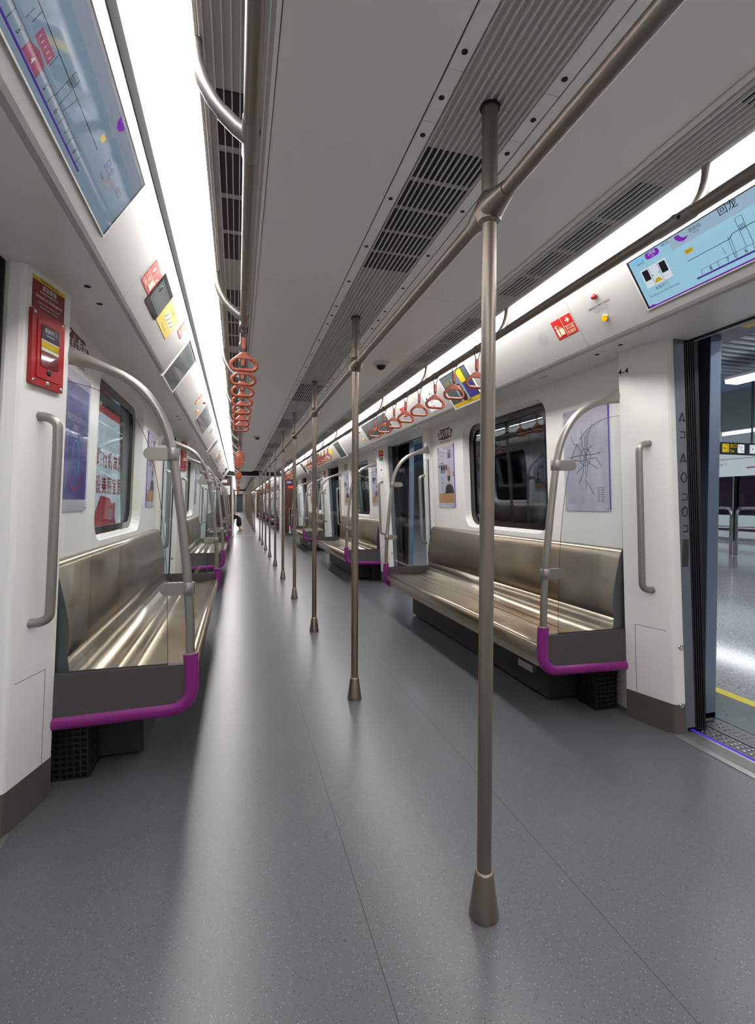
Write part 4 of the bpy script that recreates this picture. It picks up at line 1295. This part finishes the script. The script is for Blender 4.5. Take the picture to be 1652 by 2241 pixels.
# ================================================================ DOOR PILLAR FITTINGS
def on_pillar(s, d, yb, dy, z, off=0):
    """s side, d: doorway direction in y from bench face yb; dy distance from that face"""
    x = 1.306 + .27 * dy - .0455 * z
    # face direction along y
    uu = Vector((s * .27 * d * d, 0, 0)) + Vector((0, 0, 0))
    along = Vector((s * .27, d * 1.0, 0)).normalized()       # moving towards the doorway
    ux = along if (s > 0) == (d < 0) else -along
    vv = Vector((-.0455 * s, 0, 1))
    return frame((s * x, yb + d * dy, z), ux, vv) @ T(0, 0, off)
def unlock_box(s, yb, d, label, wd=.17, ht=.25, zc=1.61):
    t = thing('emergency_unlock_box', label, 'emergency box', on_pillar(s, d, yb, .128, zc))
    b = MB(); rrect(b, -wd / 2, -ht / 2, wd / 2, ht / 2, .008, n=.014, t=.015); b.build('box_body', 'red', t)
    b = MB(); rrect(b, -.062, -.098, .062, .098, .004, n=.017, t=.003); b.build('raised_panel', 'red', t)
    b = MB(); rrect(b, -.047, -.058, .047, .085, .008, n=.0185, t=.0015); b.build('window', 'darkred', t)
    b = MB(); rect(b, -.047, .035, .047, .078, n=.0192); b.build('instruction_plate', 'ink', t)
    text('紧急开门', .016, 'whiteink', t, 0, .065, n=.0198); text('Emergency', .009, 'whiteink', t, 0, .05, n=.0198)
    b = MB(); rect(b, -.045, .008, .046, .027, n=.0194); b.build('orange_label', 'lcdyellow', t)
    b = MB(); rect(b, -.045, -.005, .046, .006, n=.0194); b.build('white_label', 'cream', t)
    b = MB(); rect(b, -.046, .028, .046, .032, n=.0194); b.build('white_label', 'whiteink', t)
    b = MB(); b.lathe([(.011, .017), (.011, .019), (.006, .0195)], 14, T(0, -.072, 0)); b.build('knob_hole', 'black', t)
    b = MB(); b.lathe([(.009, .014), (.009, .016), (.004, .0165)], 14, T(0, -.110, 0)); b.build('lock', 'chrome', t)
    for x in (-1, 1):
        for y in (-1, 1): MB().lathe([(.007, .0135), (.007, .0155), (.003, .0165)], 12, T(x * (wd / 2 - .012), y * (ht / 2 - .012), 0)).build('screw', 'chrome', t)
    g = MB(); rrect(g, -.047, -.058, .047, .085, .008, n=.0215, t=.001); g.build('window_cover', 'acrylic', t)
    # label above
    t2 = thing('unlock_notice', label.replace('red emergency unlock box', 'dark red unlock notice above the box'), 'notice', on_pillar(s, d, yb, .118, zc + .182, .001))
    b = MB(); rect(b, -.085, -.052, .085, .04, n=.0005, t=.001); b.build('notice_sheet', 'darkred', t2)
    b = MB(); rect(b, -.085, .04, .085, .054, n=.0006, t=.001); b.build('yellow_band', 'ywsign', t2)
    text('紧急解锁', .019, 'whiteink', t2, 0, .025, n=.001); text('Unlock in Emergency', .0165, 'whiteink', t2, 0, -.008, n=.001)
    text('危险时拉下手柄打开车门', .009, 'whiteink', t2, 0, .009, n=.001); text('Open the cover and pull the handle', .008, 'whiteink', t2, 0, -.028, n=.001)
    text('Do not use unless in emergency', .0075, 'whiteink', t2, 0, -.04, n=.001)
    text('非紧急情况请勿操作', .011, 'ink', t2, 0, .047, n=.001)
    return t
unlock_box(-1, D0 + .925, -1, 'red emergency unlock box on the pillar at the left edge')
for k in (1, 2, 3):
    unlock_box(-1, D0 + P * k + .925, -1, 'red emergency unlock box on the left side past the %s doorway' % ['', 'second', 'third', 'fourth'][k])
# small call panel with red label on the right at the second doorway
for k in (1, 2):
    y = D0 + P * k + .925
    t = thing('call_panel', 'white intercom panel with red and green labels on the pillar past the %s right doorway' % ['', 'second', 'third'][k], 'intercom', on_pillar(1, -1, y, .12, 1.56, .001))
    b = MB(); rrect(b, -.055, -.13, .055, .10, .006, n=.002, t=.002); b.build('panel_plate', 'white', t)
    b = MB(); b.lathe([(.013, .002), (.013, .006)], 14, T(0, -.01, 0)); b.build('call_button', 'red', t)
    b = MB()
    for i in range(5):
        for j in range(4): disc(b, -.014 + i * .007, .05 + j * .007, .0015, n=.0026, k=6)
    b.build('sound_holes', 'ink', t)
    for x in (-.045, .045):
        for yy in (-.12, .09): MB().lathe([(.004, .002), (.004, .004)], 10, T(x, yy, 0)).build('screw', 'seam', t)
    b = MB(); rect(b, -.045, .115, .045, .16, n=.0015); b.build('green_label', 'green', t); text('SOS', .022, 'whiteink', t, 0, .137, n=.002)
    b = MB(); rect(b, -.06, .17, .06, .25, n=.0015); b.build('red_label', 'redsign', t); text('紧急呼叫', .02, 'whiteink', t, 0, .215, n=.002)
    b = MB(); rect(b, -.06, .25, .06, .27, n=.0015); b.build('yellow_label', 'ywsign', t)
t = thing('door_number', 'small black door number 4-4 printed at the top of the nearest right pillar', 'number', on_pillar(1, -1, D0 + .925, .024, 1.757, .0006))
text('4-4', .042, 'ink', t, 0, 0, n=.0002, bold=.01)

# ================================================================ CEILING CAMERAS
def dome(x, y, label):
    t = thing('dome_camera', label, 'camera', T(x, y, HC) @ Matrix.Rotation(PI, 4, 'X'))
    MB().lathe([(.068, -.002), (.067, .004), (.058, .013), (.048, .017), (.036, .019)], 28).build('housing', 'camwhite', t)
    MB().lathe([(.037, .015), (.036, .027), (.029, .041), (.015, .050), (.004, .052)], 24).build('dome', 'blackgloss', t)
    mb = MB(); mb.lathe([(.0395, .014), (.0395, .021), (.0365, .022)], 24); mb.build('dome_ring', 'camwhite', t)
dome(.381, 3.494, 'white dome camera with black eye on the right ceiling panel'); dome(-.332, 7.886, 'smaller distant dome camera on the left ceiling panel')

# ================================================================ CAR END WALL / GANGWAY
ye = 16.93
o = struct(MB().box(-1.45, -.82, ye - .02, ye + .02, 0, 1.9).box(.82, 1.45, ye - .02, ye + .02, 0, 1.9).box(-1.45, 1.45, ye - .02, ye + .02, 1.99, 2.2).build('wall_end', 'darkgrey'))
mb = MB()
mb.box(-.805, -.75, ye - .05, ye + .25, 0, 1.965); mb.box(.75, .805, ye - .05, ye + .25, 0, 1.965); mb.box(-1.04, 1.04, ye - .05, ye + .25, 1.962, 1.985)
struct(mb.build('door_20', 'white'))
struct(MB().box(-.95, .95, ye - .06, ye - .02, 2.0, 2.118).build('trim_3', 'black'))
mb = MB(); mb.box(.81, .9, ye - .045, ye + .02, 0, 1.95); struct(mb.build('trim_4', 'cream'))
def cabinet(s, label):
    t = thing('end_cabinet', label, 'cabinet', T(s * 1.1, ye - .032, 0))
    b = MB(); x0, x1 = (-.19, .24) if s > 0 else (-.24, .29)
    b.box(x0, x1, -.045, .0, .10, 1.90, bev=.004); b.build('cabinet_door', 'brown', t)
    MB().box(x0, x1, -.04, 0, .0, .10).build('plinth', 'plinth', t)
    b = MB(); b.box(x0 + .03, x0 + .04, -.052, -.045, .9, 1.0); b.build('catch', 'chrome', t)
    return t
cabinet(1, 'tall brown end cabinet on the right beside the gangway'); cabinet(-1, 'tall brown end cabinet on the left beside the gangway')
FE = lambda x, z, off: frame((x, ye - .079 - off, z), (1, 0, 0), (0, 0, 1))
t = thing('car_number_sign', 'blue car number sign reading 10501 on the brown end cabinet', 'sign', FE(1.08, 1.791, .0))
b = MB(); rect(b, -.115, -.048, .115, .048, n=0, t=.001); b.build('sign_plate', 'indigo', t); text('10501', .085, 'whiteink', t, 0, 0, n=.001, bold=.01)
t = thing('led_display', 'glowing red number display under the blue car number sign', 'display', FE(1.10, 1.62, 0))
b = MB(); rect(b, -.10, -.05, .10, .05, n=0, t=.001); b.build('display_body', 'darkred', t); text('车厢', .09, 'led', t, 0, 0, n=.001, bold=.01)
t = thing('extinguisher_niche', 'white framed niche with a green sign low on the right end cabinet', 'niche', FE(1.18, .5, 0))
b = MB(); 
for a in ((-.13, -.42, -.12, .42), (.12, -.42, .13, .42), (-.13, .41, .13, .42), (-.13, -.42, .13, -.41)): rect(b, *a, n=.002, t=.003)
b.build('niche_frame', 'white', t)
b = MB(); rect(b, -.12, -.2, .12, .41, n=.001, t=.001); b.build('niche_glass', 'blackgloss', t)
b = MB(); rect(b, -.0, -.06, .06, .12, n=.003); b.build('green_label', 'green', t)
b = MB(); rect(b, -.12, -.41, .12, -.2, n=.001, t=.001); b.build('niche_panel', 'white', t)
t = thing('white_plate', 'upper white notice plate on the left end cabinet', 'sign', FE(-1.04, 1.795, 0))
b = MB(); rect(b, -.095, -.05, .095, .05, n=0, t=.001); b.build('plate', 'whiteink', t); text('禁止入内', .03, 'greyink', t, 0, 0, n=.001)
t = thing('white_plate', 'larger lower white notice on the left end cabinet with blue print', 'sign', FE(-1.008, 1.5, 0))
b = MB(); rect(b, -.155, -.145, .155, .145, n=0, t=.001); b.build('plate', 'whiteink', t); text('设备柜', .06, 'indigo', t, -.0, .03, n=.001)
# gangway handrails
for s in (1, -1):
    t = thing('gangway_handrail', 'thin vertical handrail on the %s side of the gangway opening' % SIDE[s], 'handrail', T(s * .74, ye - .07, 1.1))
    MB().tube(catmull([(s * .03, 0, .42), (-s * .02, 0, .40), (-s * .035, 0, .34), (-s * .035, 0, 0), (-s * .035, 0, -.34), (-s * .02, 0, -.40), (s * .03, 0, -.42)], 4), .012, 10).build('bar', 'steelwarm', t)
# gangway bellows linings
for a, b_ in ((16.97, 17.15), (39.6, 39.85)):
    mb = MB(); mb.box(-.95, -.82, a, b_, 0, 2.0); mb.box(.82, .95, a, b_, 0, 2.0); mb.box(-.95, .95, a, b_, 2.0, 2.1)
    struct(mb.build('wall_gangway', 'darkgrey'))
for yy in (17.17, 39.56, 39.9, 62.4):
    mb = MB(); mb.box(-1.45, -.8, yy - .02, yy + .02, 0, 2.2); mb.box(.8, 1.45, yy - .02, yy + .02, 0, 2.2); mb.box(-.8, .8, yy - .02, yy + .02, 2.0, 2.2)
    struct(mb.build('wall_end', 'brown' if yy > 18 else 'darkgrey'))
    mb = MB(); mb.box(-.8, -.76, yy - .03, yy + .03, 0, 2.0); mb.box(.76, .8, yy - .03, yy + .03, 0, 2.0)
    struct(mb.build('door_21', 'white'))
struct(MB().box(-.8, .8, 62.45, 62.5, 0, 2.1).build('wall_far', 'darkgrey'))
for c, ys in ((1, (18.0, 18.6)),):
    for i, y in enumerate(ys):
        for s in (-.3, .3):
            t = thing('gangway_light', 'small rectangular ceiling light in the gangway of the next car, %s %s' % (['first row', 'second row'][i], 'left' if s < 0 else 'right'), 'ceiling light', T(s, y, 2.1))
            MB().box(-.08, .08, -.12, .12, 0, .012, bev=.003).build('diffuser', 'stlamp', t)

# ================================================================ SEATED PERSON IN THE NEXT CAR
def person(label, mx):
    t = thing('person', label, 'person', mx)
    def skin(name, verts, edges, rad, m, par):
        me = bpy.data.meshes.new(name); me.from_pydata(verts, edges, []); me.update()
        ob = bpy.data.objects.new(name, me); COL.objects.link(ob)
        md = ob.modifiers.new('skin', 'SKIN'); md.use_smooth_shade = True
        sv = me.skin_vertices[0].data
        for i, rr in enumerate(rad): sv[i].radius = (rr, rr) if not isinstance(rr, tuple) else rr
        sv[0].use_root = True
        sd = ob.modifiers.new('sub', 'SUBSURF'); sd.levels = 1; sd.render_levels = 2
        dg = bpy.context.evaluated_depsgraph_get(); dg.update()
        m2 = bpy.data.meshes.new_from_object(ob.evaluated_get(dg)); m2.name = name
        bpy.data.objects.remove(ob)
        m2.materials.clear(); m2.materials.append(M[m])
        o2 = bpy.data.objects.new(name, m2); COL.objects.link(o2); o2.parent = par
        for pp in m2.polygons: pp.use_smooth = True
        return o2
    # local +x is forward, z up, origin on the floor under the hips
    V = [(0, 0, .535), (0, 0, .70), (0, 0, .92), (0, 0, 1.02), (.01, 0, 1.10), (.02, 0, 1.17), (.02, 0, 1.26)]
    E_ = [(0, 1), (1, 2), (2, 3), (3, 4), (4, 5), (5, 6)]
    R_ = [(.15, .13), (.13, .11), (.15, .11), (.06, .06), (.055, .055), (.085, .075), (.075, .07)]
    for sy in (-1, 1):
        b = len(V)
        V += [(.05, sy * .09, .515), (.28, sy * .11, .53), (.46, sy * .11, .54), (.47, sy * .11, .3), (.46, sy * .11, .10), (.50, sy * .11, .045), (.60, sy * .12, .03)]
        E_ += [(0, b)] + [(b + i, b + i + 1) for i in range(6)]
        R_ += [.10, .085, .065, .055, .04, .035, .025]
        b = len(V)
        V += [(.0, sy * .19, 1.0), (.06, sy * .23, .76), (.28, sy * .12, .68), (.36, sy * .06, .67)]
        E_ += [(2, b)] + [(b + i, b + i + 1) for i in range(3)]
        R_ += [.055, .045, .035, .025]
    skin('body', V, E_, R_, 'skin', t)
    V = [(0, 0, .535), (0, 0, .70), (0, 0, .93), (0, 0, 1.02)]; E_ = [(0, 1), (1, 2), (2, 3)]; R_ = [(.165, .145), (.145, .125), (.165, .125), (.08, .08)]
    for sy in (-1, 1):
        b = len(V); V += [(.0, sy * .19, 1.0), (.06, sy * .235, .76), (.26, sy * .13, .68)]; E_ += [(2, b), (b, b + 1), (b + 1, b + 2)]; R_ += [.066, .056, .045]
    skin('black_top', V, E_, R_, 'cloth', t)
    V = [(0, 0, .535)]; E_ = []; R_ = [(.16, .14)]
    for sy in (-1, 1):
        b = len(V)
        V += [(.05, sy * .09, .515), (.28, sy * .10, .53), (.44, sy * .10, .53), (.45, sy * .10, .3), (.45, sy * .10, .12)]
        E_ += [(0, b)] + [(b + i, b + i + 1) for i in range(4)]; R_ += [.115, .105, .10, .11, .125]
    skin('black_trousers', V, E_, R_, 'cloth', t)
    V = [(-.01, 0, 1.30), (-.03, 0, 1.24), (-.06, 0, 1.14)]; skin('hair', V, [(0, 1), (1, 2)], [.09, .09, .06], 'hair', t)
    fm = MB()
    for sy in (-1, 1): fm.lathe([(.004, 0), (.01, .004), (.004, .008)], 8, T(.10, sy * .03, 1.235) @ Matrix.Rotation(PI / 2, 4, 'Y'))
    fm.build('eyes', 'ink', t)
    n_ = MB(); n_.tube([(.095, 0, 1.235), (.115, 0, 1.2), (.1, 0, 1.195)], [.006, .011, .008], 8); n_.tube([(.095, -.02, 1.165), (.1, 0, 1.163), (.095, .02, 1.165)], .005, 8); n_.build('nose_and_mouth', 'skin', t)
    hd = MB()
    for sy in (-1, 1):
        for i, (ln, dz) in enumerate(((.06, .0), (.07, -.004), (.066, -.008), (.052, -.012))):
            y = sy * (.075 - i * .016)
            hd.tube([(.35, y, .67 + dz), (.35 + ln * .5, y * .95, .665 + dz), (.35 + ln, y * .9, .645 + dz)], [.009, .008, .006], 8)
        hd.tube([(.34, sy * .045, .68), (.37, sy * .025, .69), (.39, sy * .015, .68)], [.01, .009, .007], 8)
    hd.build('fingers', 'skin', t)
    so = MB()
    for sy in (-1, 1): so.box(.44, .66, sy * .12 - .04, sy * .12 + .04, 0, .018, bev=.006); so.tube([(.55, sy * .12 - .042, .02), (.55, sy * .12, .068), (.55, sy * .12 + .042, .02)], .008, 8)
    so.build('sandals', 'tan', t)
    return t
person('person in black trousers and sandals seated on the left bench of the next car', T(-1.02, 20.65, 0))

# ================================================================ OUTSIDE, RIGHT: PLATFORM
struct(MB().box(1.735, 2.06, -6, 26, -.06, 0).build('floor', 'granitedark'))
struct(MB().box(2.13, 13.8, -8, 40, -.06, 0).build('floor', 'granite'))
tag(MB().box(2.06, 2.13, -6, 26, -.05, .0008).build('safety_line', 'yellow'), 'yellow safety line painted along the platform edge', 'safety line')
gp = MB(); gp.box(1.51, 1.605, -6, 26, -.06, -.004); gp.box(1.61, 1.733, -6, 26, -.06, -.002)
tag(gp.build('gap_filler', 'plate'), 'studded metal gap plates between train sill and platform', 'gap plate')
st_ = MB()
for i in range(60):
    y = .3 + i * .03
    for x in (1.53, 1.555, 1.58, 1.64, 1.665, 1.69):
        st_.box(x, x + .012, y, y + .008, -.005, .0)
so_ = st_.build('studs', 'chrome'); so_.parent = [o for o in bpy.data.objects if o.name == 'gap_filler'][0]
so_['kind'] = 'stuff'
# platform screen doors on this side
def psd_post(y, d, label, grp=None):
    t = thing('platform_screen_post', label, 'post', T(1.695, y, 0), grp)
    b = MB(); y0, y1 = sorted((0, d * .16)); b.box(-.036, .036, y0, y1, 0, 1.95, bev=.003); b.build('post', 'bluegrey', t)
    b = MB(); b.box(-.04, .04, y0, y1, 0, .03); b.build('foot_plate', 'chrome', t)
    return t
for k in range(-1, 4):
    yd = D0 + P * k
    for d in (-1, 1):
        if yd + d * .79 < 0: continue
        psd_post(yd + d * .79, d, 'blue-grey steel platform screen post at the %s side of the %s doorway' % ('far' if d > 0 else 'near', ['nearest', 'second', 'third', 'fourth'][k]))
    y0, y1 = yd + .95, yd + P - .95
    if y1 < 0: continue
    t = thing('platform_screen_wall', 'dark glass platform screen wall outside the %s right bench window' % ['nearest', 'second', 'third', 'fourth'][k] if k >= 0 else 'dark glass platform screen behind the camera side', 'screen wall', T(1.71, (y0 + y1) / 2, 0))
    h = (y1 - y0) / 2
    b = MB(); b.box(-.02, .02, -h, h, 0, .30); b.box(-.02, .02, -h, h, 1.88, 1.95)
    for q in (-h, -.03, h - .06): b.box(-.02, .02, q, q + .06, .3, 1.9)
    b.build('frame', 'darkgrey', t)
    MB().box(-.004, .004, -h, h, .3, 1.9).build('dark_pane', 'psdglass', t)
    t['label'] = t['label']
hd_ = thing('platform_screen_header', 'grey header beam of the platform screen doors with a yellow sticker', 'header', T(1.8, 0, 1.95))
MB().box(-.12, .05, -6, 26, 0, .40).build('beam', 'bluegreydk', hd_)
b = MB(); rect(b, -.17, -.03, .20, .03, n=.0008, t=.001); so = b.build('yellow_sticker', 'ywsign', hd_)
so.matrix_local = frame((-.08, 1.66, 0), (0, -1, 0), (-1, 0, 0))
tx = text('小心', .06, 'ink', hd_, 0, 0, n=.001); tx.matrix_local = frame((-.08, 1.66, 0), (0, -1, 0), (-1, 0, 0))
# platform ceiling: baffles running across, with light lines
struct(MB().box(1.9, 14, -8, 45, 3.9, 4.0).build('ceiling', 'bluewall'))
t0b = None
for i in range(40):
    y = 3.6 + i * .16
    if t0b is None:
        t0b = tag(MB().box(-.98, .98, -.035, .035, 0, .12, bev=.02).build('ceiling_baffle', 'baffle'), 'grey ceiling baffle of the station hall', 'ceiling baffle', 'station ceiling baffles'); t0b.matrix_world = T(6.75, y, 3.3)
    else:
        c = t0b.copy(); COL.objects.link(c); c.matrix_world = T(6.75, y, 3.3)
for i, (x, ya, yb_) in enumerate(((6.88, -4, 6.05), (3.6, -4, 24), (12.2, -8, 30))):
    yc_ = (ya + yb_) / 2; h_ = (yb_ - ya) / 2
    t = thing('station_light', ['broad white light line under the station ceiling baffles', 'white light line close to the train roof', 'white light line near the opposite platform screen'][i], 'ceiling light', T(x, yc_, 3.0))
    MB().box(-.12, .12, -h_, h_, 0, .05).build('diffuser', 'stlamp', t)
    MB().box(-.14, .14, -h_, h_, .05, .09).build('housing', 'white', t)
    for q in range(int(h_ / 2.2) * 2 + 1):
        yy_ = -int(h_ / 2.2) * 2.2 + q * 2.2
        MB().tube([(0, yy_, .09), (0, yy_, .9)], .008, 6).build('hanging_rod', 'chrome', t)
# hanging translucent board
t = thing('hanging_glass_board', 'greenish translucent board hanging over the platform', 'board', T(9.0, 4.9, 2.6))
MB().box(-.02, .02, -3.05, 3.05, 0, .80, bev=.004).build('board', 'paleglass', t)
MB().box(-.03, .03, 3.05, 3.09, -.3, .82).build('bright_edge', 'whiteink', t)
for q in (-2.4, 2.4): MB().tube([(0, q, .8), (0, q, 1.3)], .01, 8).build('hanging_rod', 'chrome', t)
# exit sign
t = thing('exit_sign', 'black hanging exit sign with yellow exit symbol over the platform', 'sign', frame((7.47, 6.6, 2.068), (1, 0, 0), (0, 0, 1)))
b = MB(); b.box(-.6, 1.6, -.105, .105, -.04, 0, bev=.004); b.build('sign_body', 'blackgloss', t)
b = MB(); rrect(b, -.075, -.07, .075, .075, .012, n=.001, t=.001); b.build('yellow_symbol', 'lcdyellow', t)
b = MB(); line(b, -.05, 0, .03, 0, .009, n=.002); line(b, -.05, 0, -.025, .022, .008, n=.002); line(b, -.05, 0, -.025, -.022, .008, n=.002); line(b, -.01, .055, .055, .055, .008, n=.002); line(b, .055, .055, .055, -.05, .008, n=.002); line(b, -.01, -.05, .055, -.05, .008, n=.002)
b.build('exit_arrow', 'ink', t)
text('出口', .075, 'lcdyellow', t, .17, .04, n=.002); text('Exit', .06, 'lcdyellow', t, .15, -.045, n=.002)
for q in (.345, .62):
    b = MB(); rrect(b, q - .075, -.075, q + .075, .075, .012, n=.001, t=.001); b.build('white_symbol', 'lcdwhite', t)
b = MB(); line(b, .28, .045, .31, .045, .008, n=.002); line(b, .31, .045, .37, -.045, .008, n=.002); line(b, .37, -.045, .41, -.045, .008, n=.002); disc(b, .36, .03, .01, n=.002)
for q in (.57, .67): line(b, q, -.06, q, .06, .008, n=.002)
line(b, .585, .045, .655, .045, .006, n=.002); line(b, .585, -.045, .655, -.045, .006, n=.002); disc(b, .62, 0, .014, n=.002)
b.build('symbol_lines', 'ink', t)
for q in (-.3, .62): MB().tube([(q, .105, -.02), (q, 1.4, -.02)], .018, 8).build('hanging_rod', 'darkgrey', t)
# queue rails
def queue_rail(y0, y1, label):
    t = thing('queue_rail', label, 'railing', T(9.5, (y0 + y1) / 2, 0)); h = (y1 - y0) / 2
    MB().tube(catmull([(0, -h, 0), (0, -h, .5), (0, -h, .88), (0, -h + .04, .98), (0, -h + .16, 1.02), (0, 0, 1.02), (0, h - .16, 1.02), (0, h - .04, .98), (0, h, .88), (0, h, .5), (0, h, 0)], 3), .028, 10).build('hoop', 'chrome', t)
    b = MB(); b.tube([(0, -h, .63), (0, h, .63)], .016, 8); b.tube([(0, -h, .30), (0, h, .30)], .016, 8); b.build('cross_bar', 'chrome', t)
    b = MB()
    for q in (-h, h): b.lathe([(.055, 0), (.055, .01), (.04, .015)], 16, T(0, q, 0))
    b.build('base_plate', 'chrome', t)
queue_rail(4.9, 7.985, 'polished steel queue railing on the platform, nearer of two'); queue_rail(8.11, 11.2, 'polished steel queue railing on the platform, farther of two')
# opposite platform screen doors
xo = 13.8
o_ = thing('opposite_screen_header', 'white header with purple line map over the opposite platform screen doors', 'header', T(xo, 14, 1.95))
MB().box(0, .3, -22, 24, 0, .85).build('header_panel', 'psdpanel', o_)
MB().box(-.004, 0, -22, -2.9, .22, .26).build('purple_line', 'purple', o_)
MB().box(-.004, 0, -22, 24, .52, .535).build('joint_line', 'darkgrey', o_)
for i in range(12):
    tx = text('回龙 Line 5', .12, 'greyink', o_, 0, 0, n=0); tx.matrix_local = frame((-.006, -2 - i * 2.2, .38), (0, -1, 0), (0, 0, 1))
for i in range(9):
    y0 = 2.0 + i * 2.4 - .6
    y0 = 11.43 - 2.4 * 4 + i * 2.4
    t = thing('opposite_screen_door', '%s bay of dark glass and white panels of the opposite platform screen' % ORD[i], 'screen door', T(xo, y0, 0), 'opposite platform screen bays')
    MB().box(.02, .06, .12, 2.3, .80, 1.95).build('dark_glass', 'psdglass', t)
    b = MB(); b.box(0, .08, .12, 2.3, .38, .78); b.box(0, .08, .12, 2.3, .10, .30); b.build('white_panel', 'psdpanel', t)
    MB().box(0, .07, .12, 2.3, .30, .38).build('purple_band', 'darkpurple', t)
    MB().box(-.02, .1, -.06, .10, 0, 1.95).build('post', 'blackgloss', t)
    MB().box(-.05, -.02, .0, .05, 0, 1.95).build('steel_edge', 'chrome', t)
    MB().box(0, .07, .1, 2.3, 0, .10).build('kick_plate', 'chrome', t)
struct(MB().box(14.2, 14.3, -8, 45, 0, 4).build('wall_station', 'psdpanel'))
# ================================================================ OUTSIDE, LEFT: TUNNEL AND LIGHT-BOX ADVERT
t = thing('tunnel_lightbox', 'lit tunnel advert board with red slogan seen through the left window', 'advert board', frame((-2.3, 6.3, 1.3), (0, 1, 0), (0, 0, 1)))
b = MB(); b.box(-2.7, 2.62, -.95, 1.05, -.12, -.001, bev=.01); b.build('board_body', 'darkgrey', t)
b = MB(); rect(b, -2.66, -.9, 2.58, .98, n=.001); b.build('lit_face', 'adlight', t)
b = MB(); rect(b, -2.66, .94, 2.58, 1.04, n=.002); b.build('red_band', 'adred', t)
b = MB(); b.prism([(.2, -.9), (1.6, -.9), (1.5, -.5), (1.2, -.15), (.7, -.12), (.35, -.4)], .001, .002); b.build('red_figure', 'adred', t)
b = MB(); b.prism([(.9, -.6), (1.4, -.6), (1.5, -.2), (1.1, -.25)], .002, .003); b.build('pink_figure', 'adpink', t)
for i, c in enumerate('践行新发展理念'): text(c, .25, 'adink', t, .64 + i * .29, .345, n=.003, bold=.025)
for i, c in enumerate('建设美丽宜居公园'): text(c, .25, 'adink', t, .30 + i * .285, .0, n=.003, bold=.025)
struct(MB().box(-3.1, -3.0, -8, 40, -.5, 4).build('wall_tunnel', 'darkgrey'))
# glass roundel seen on the second doorway's platform glass
print('objects', len(bpy.data.objects))
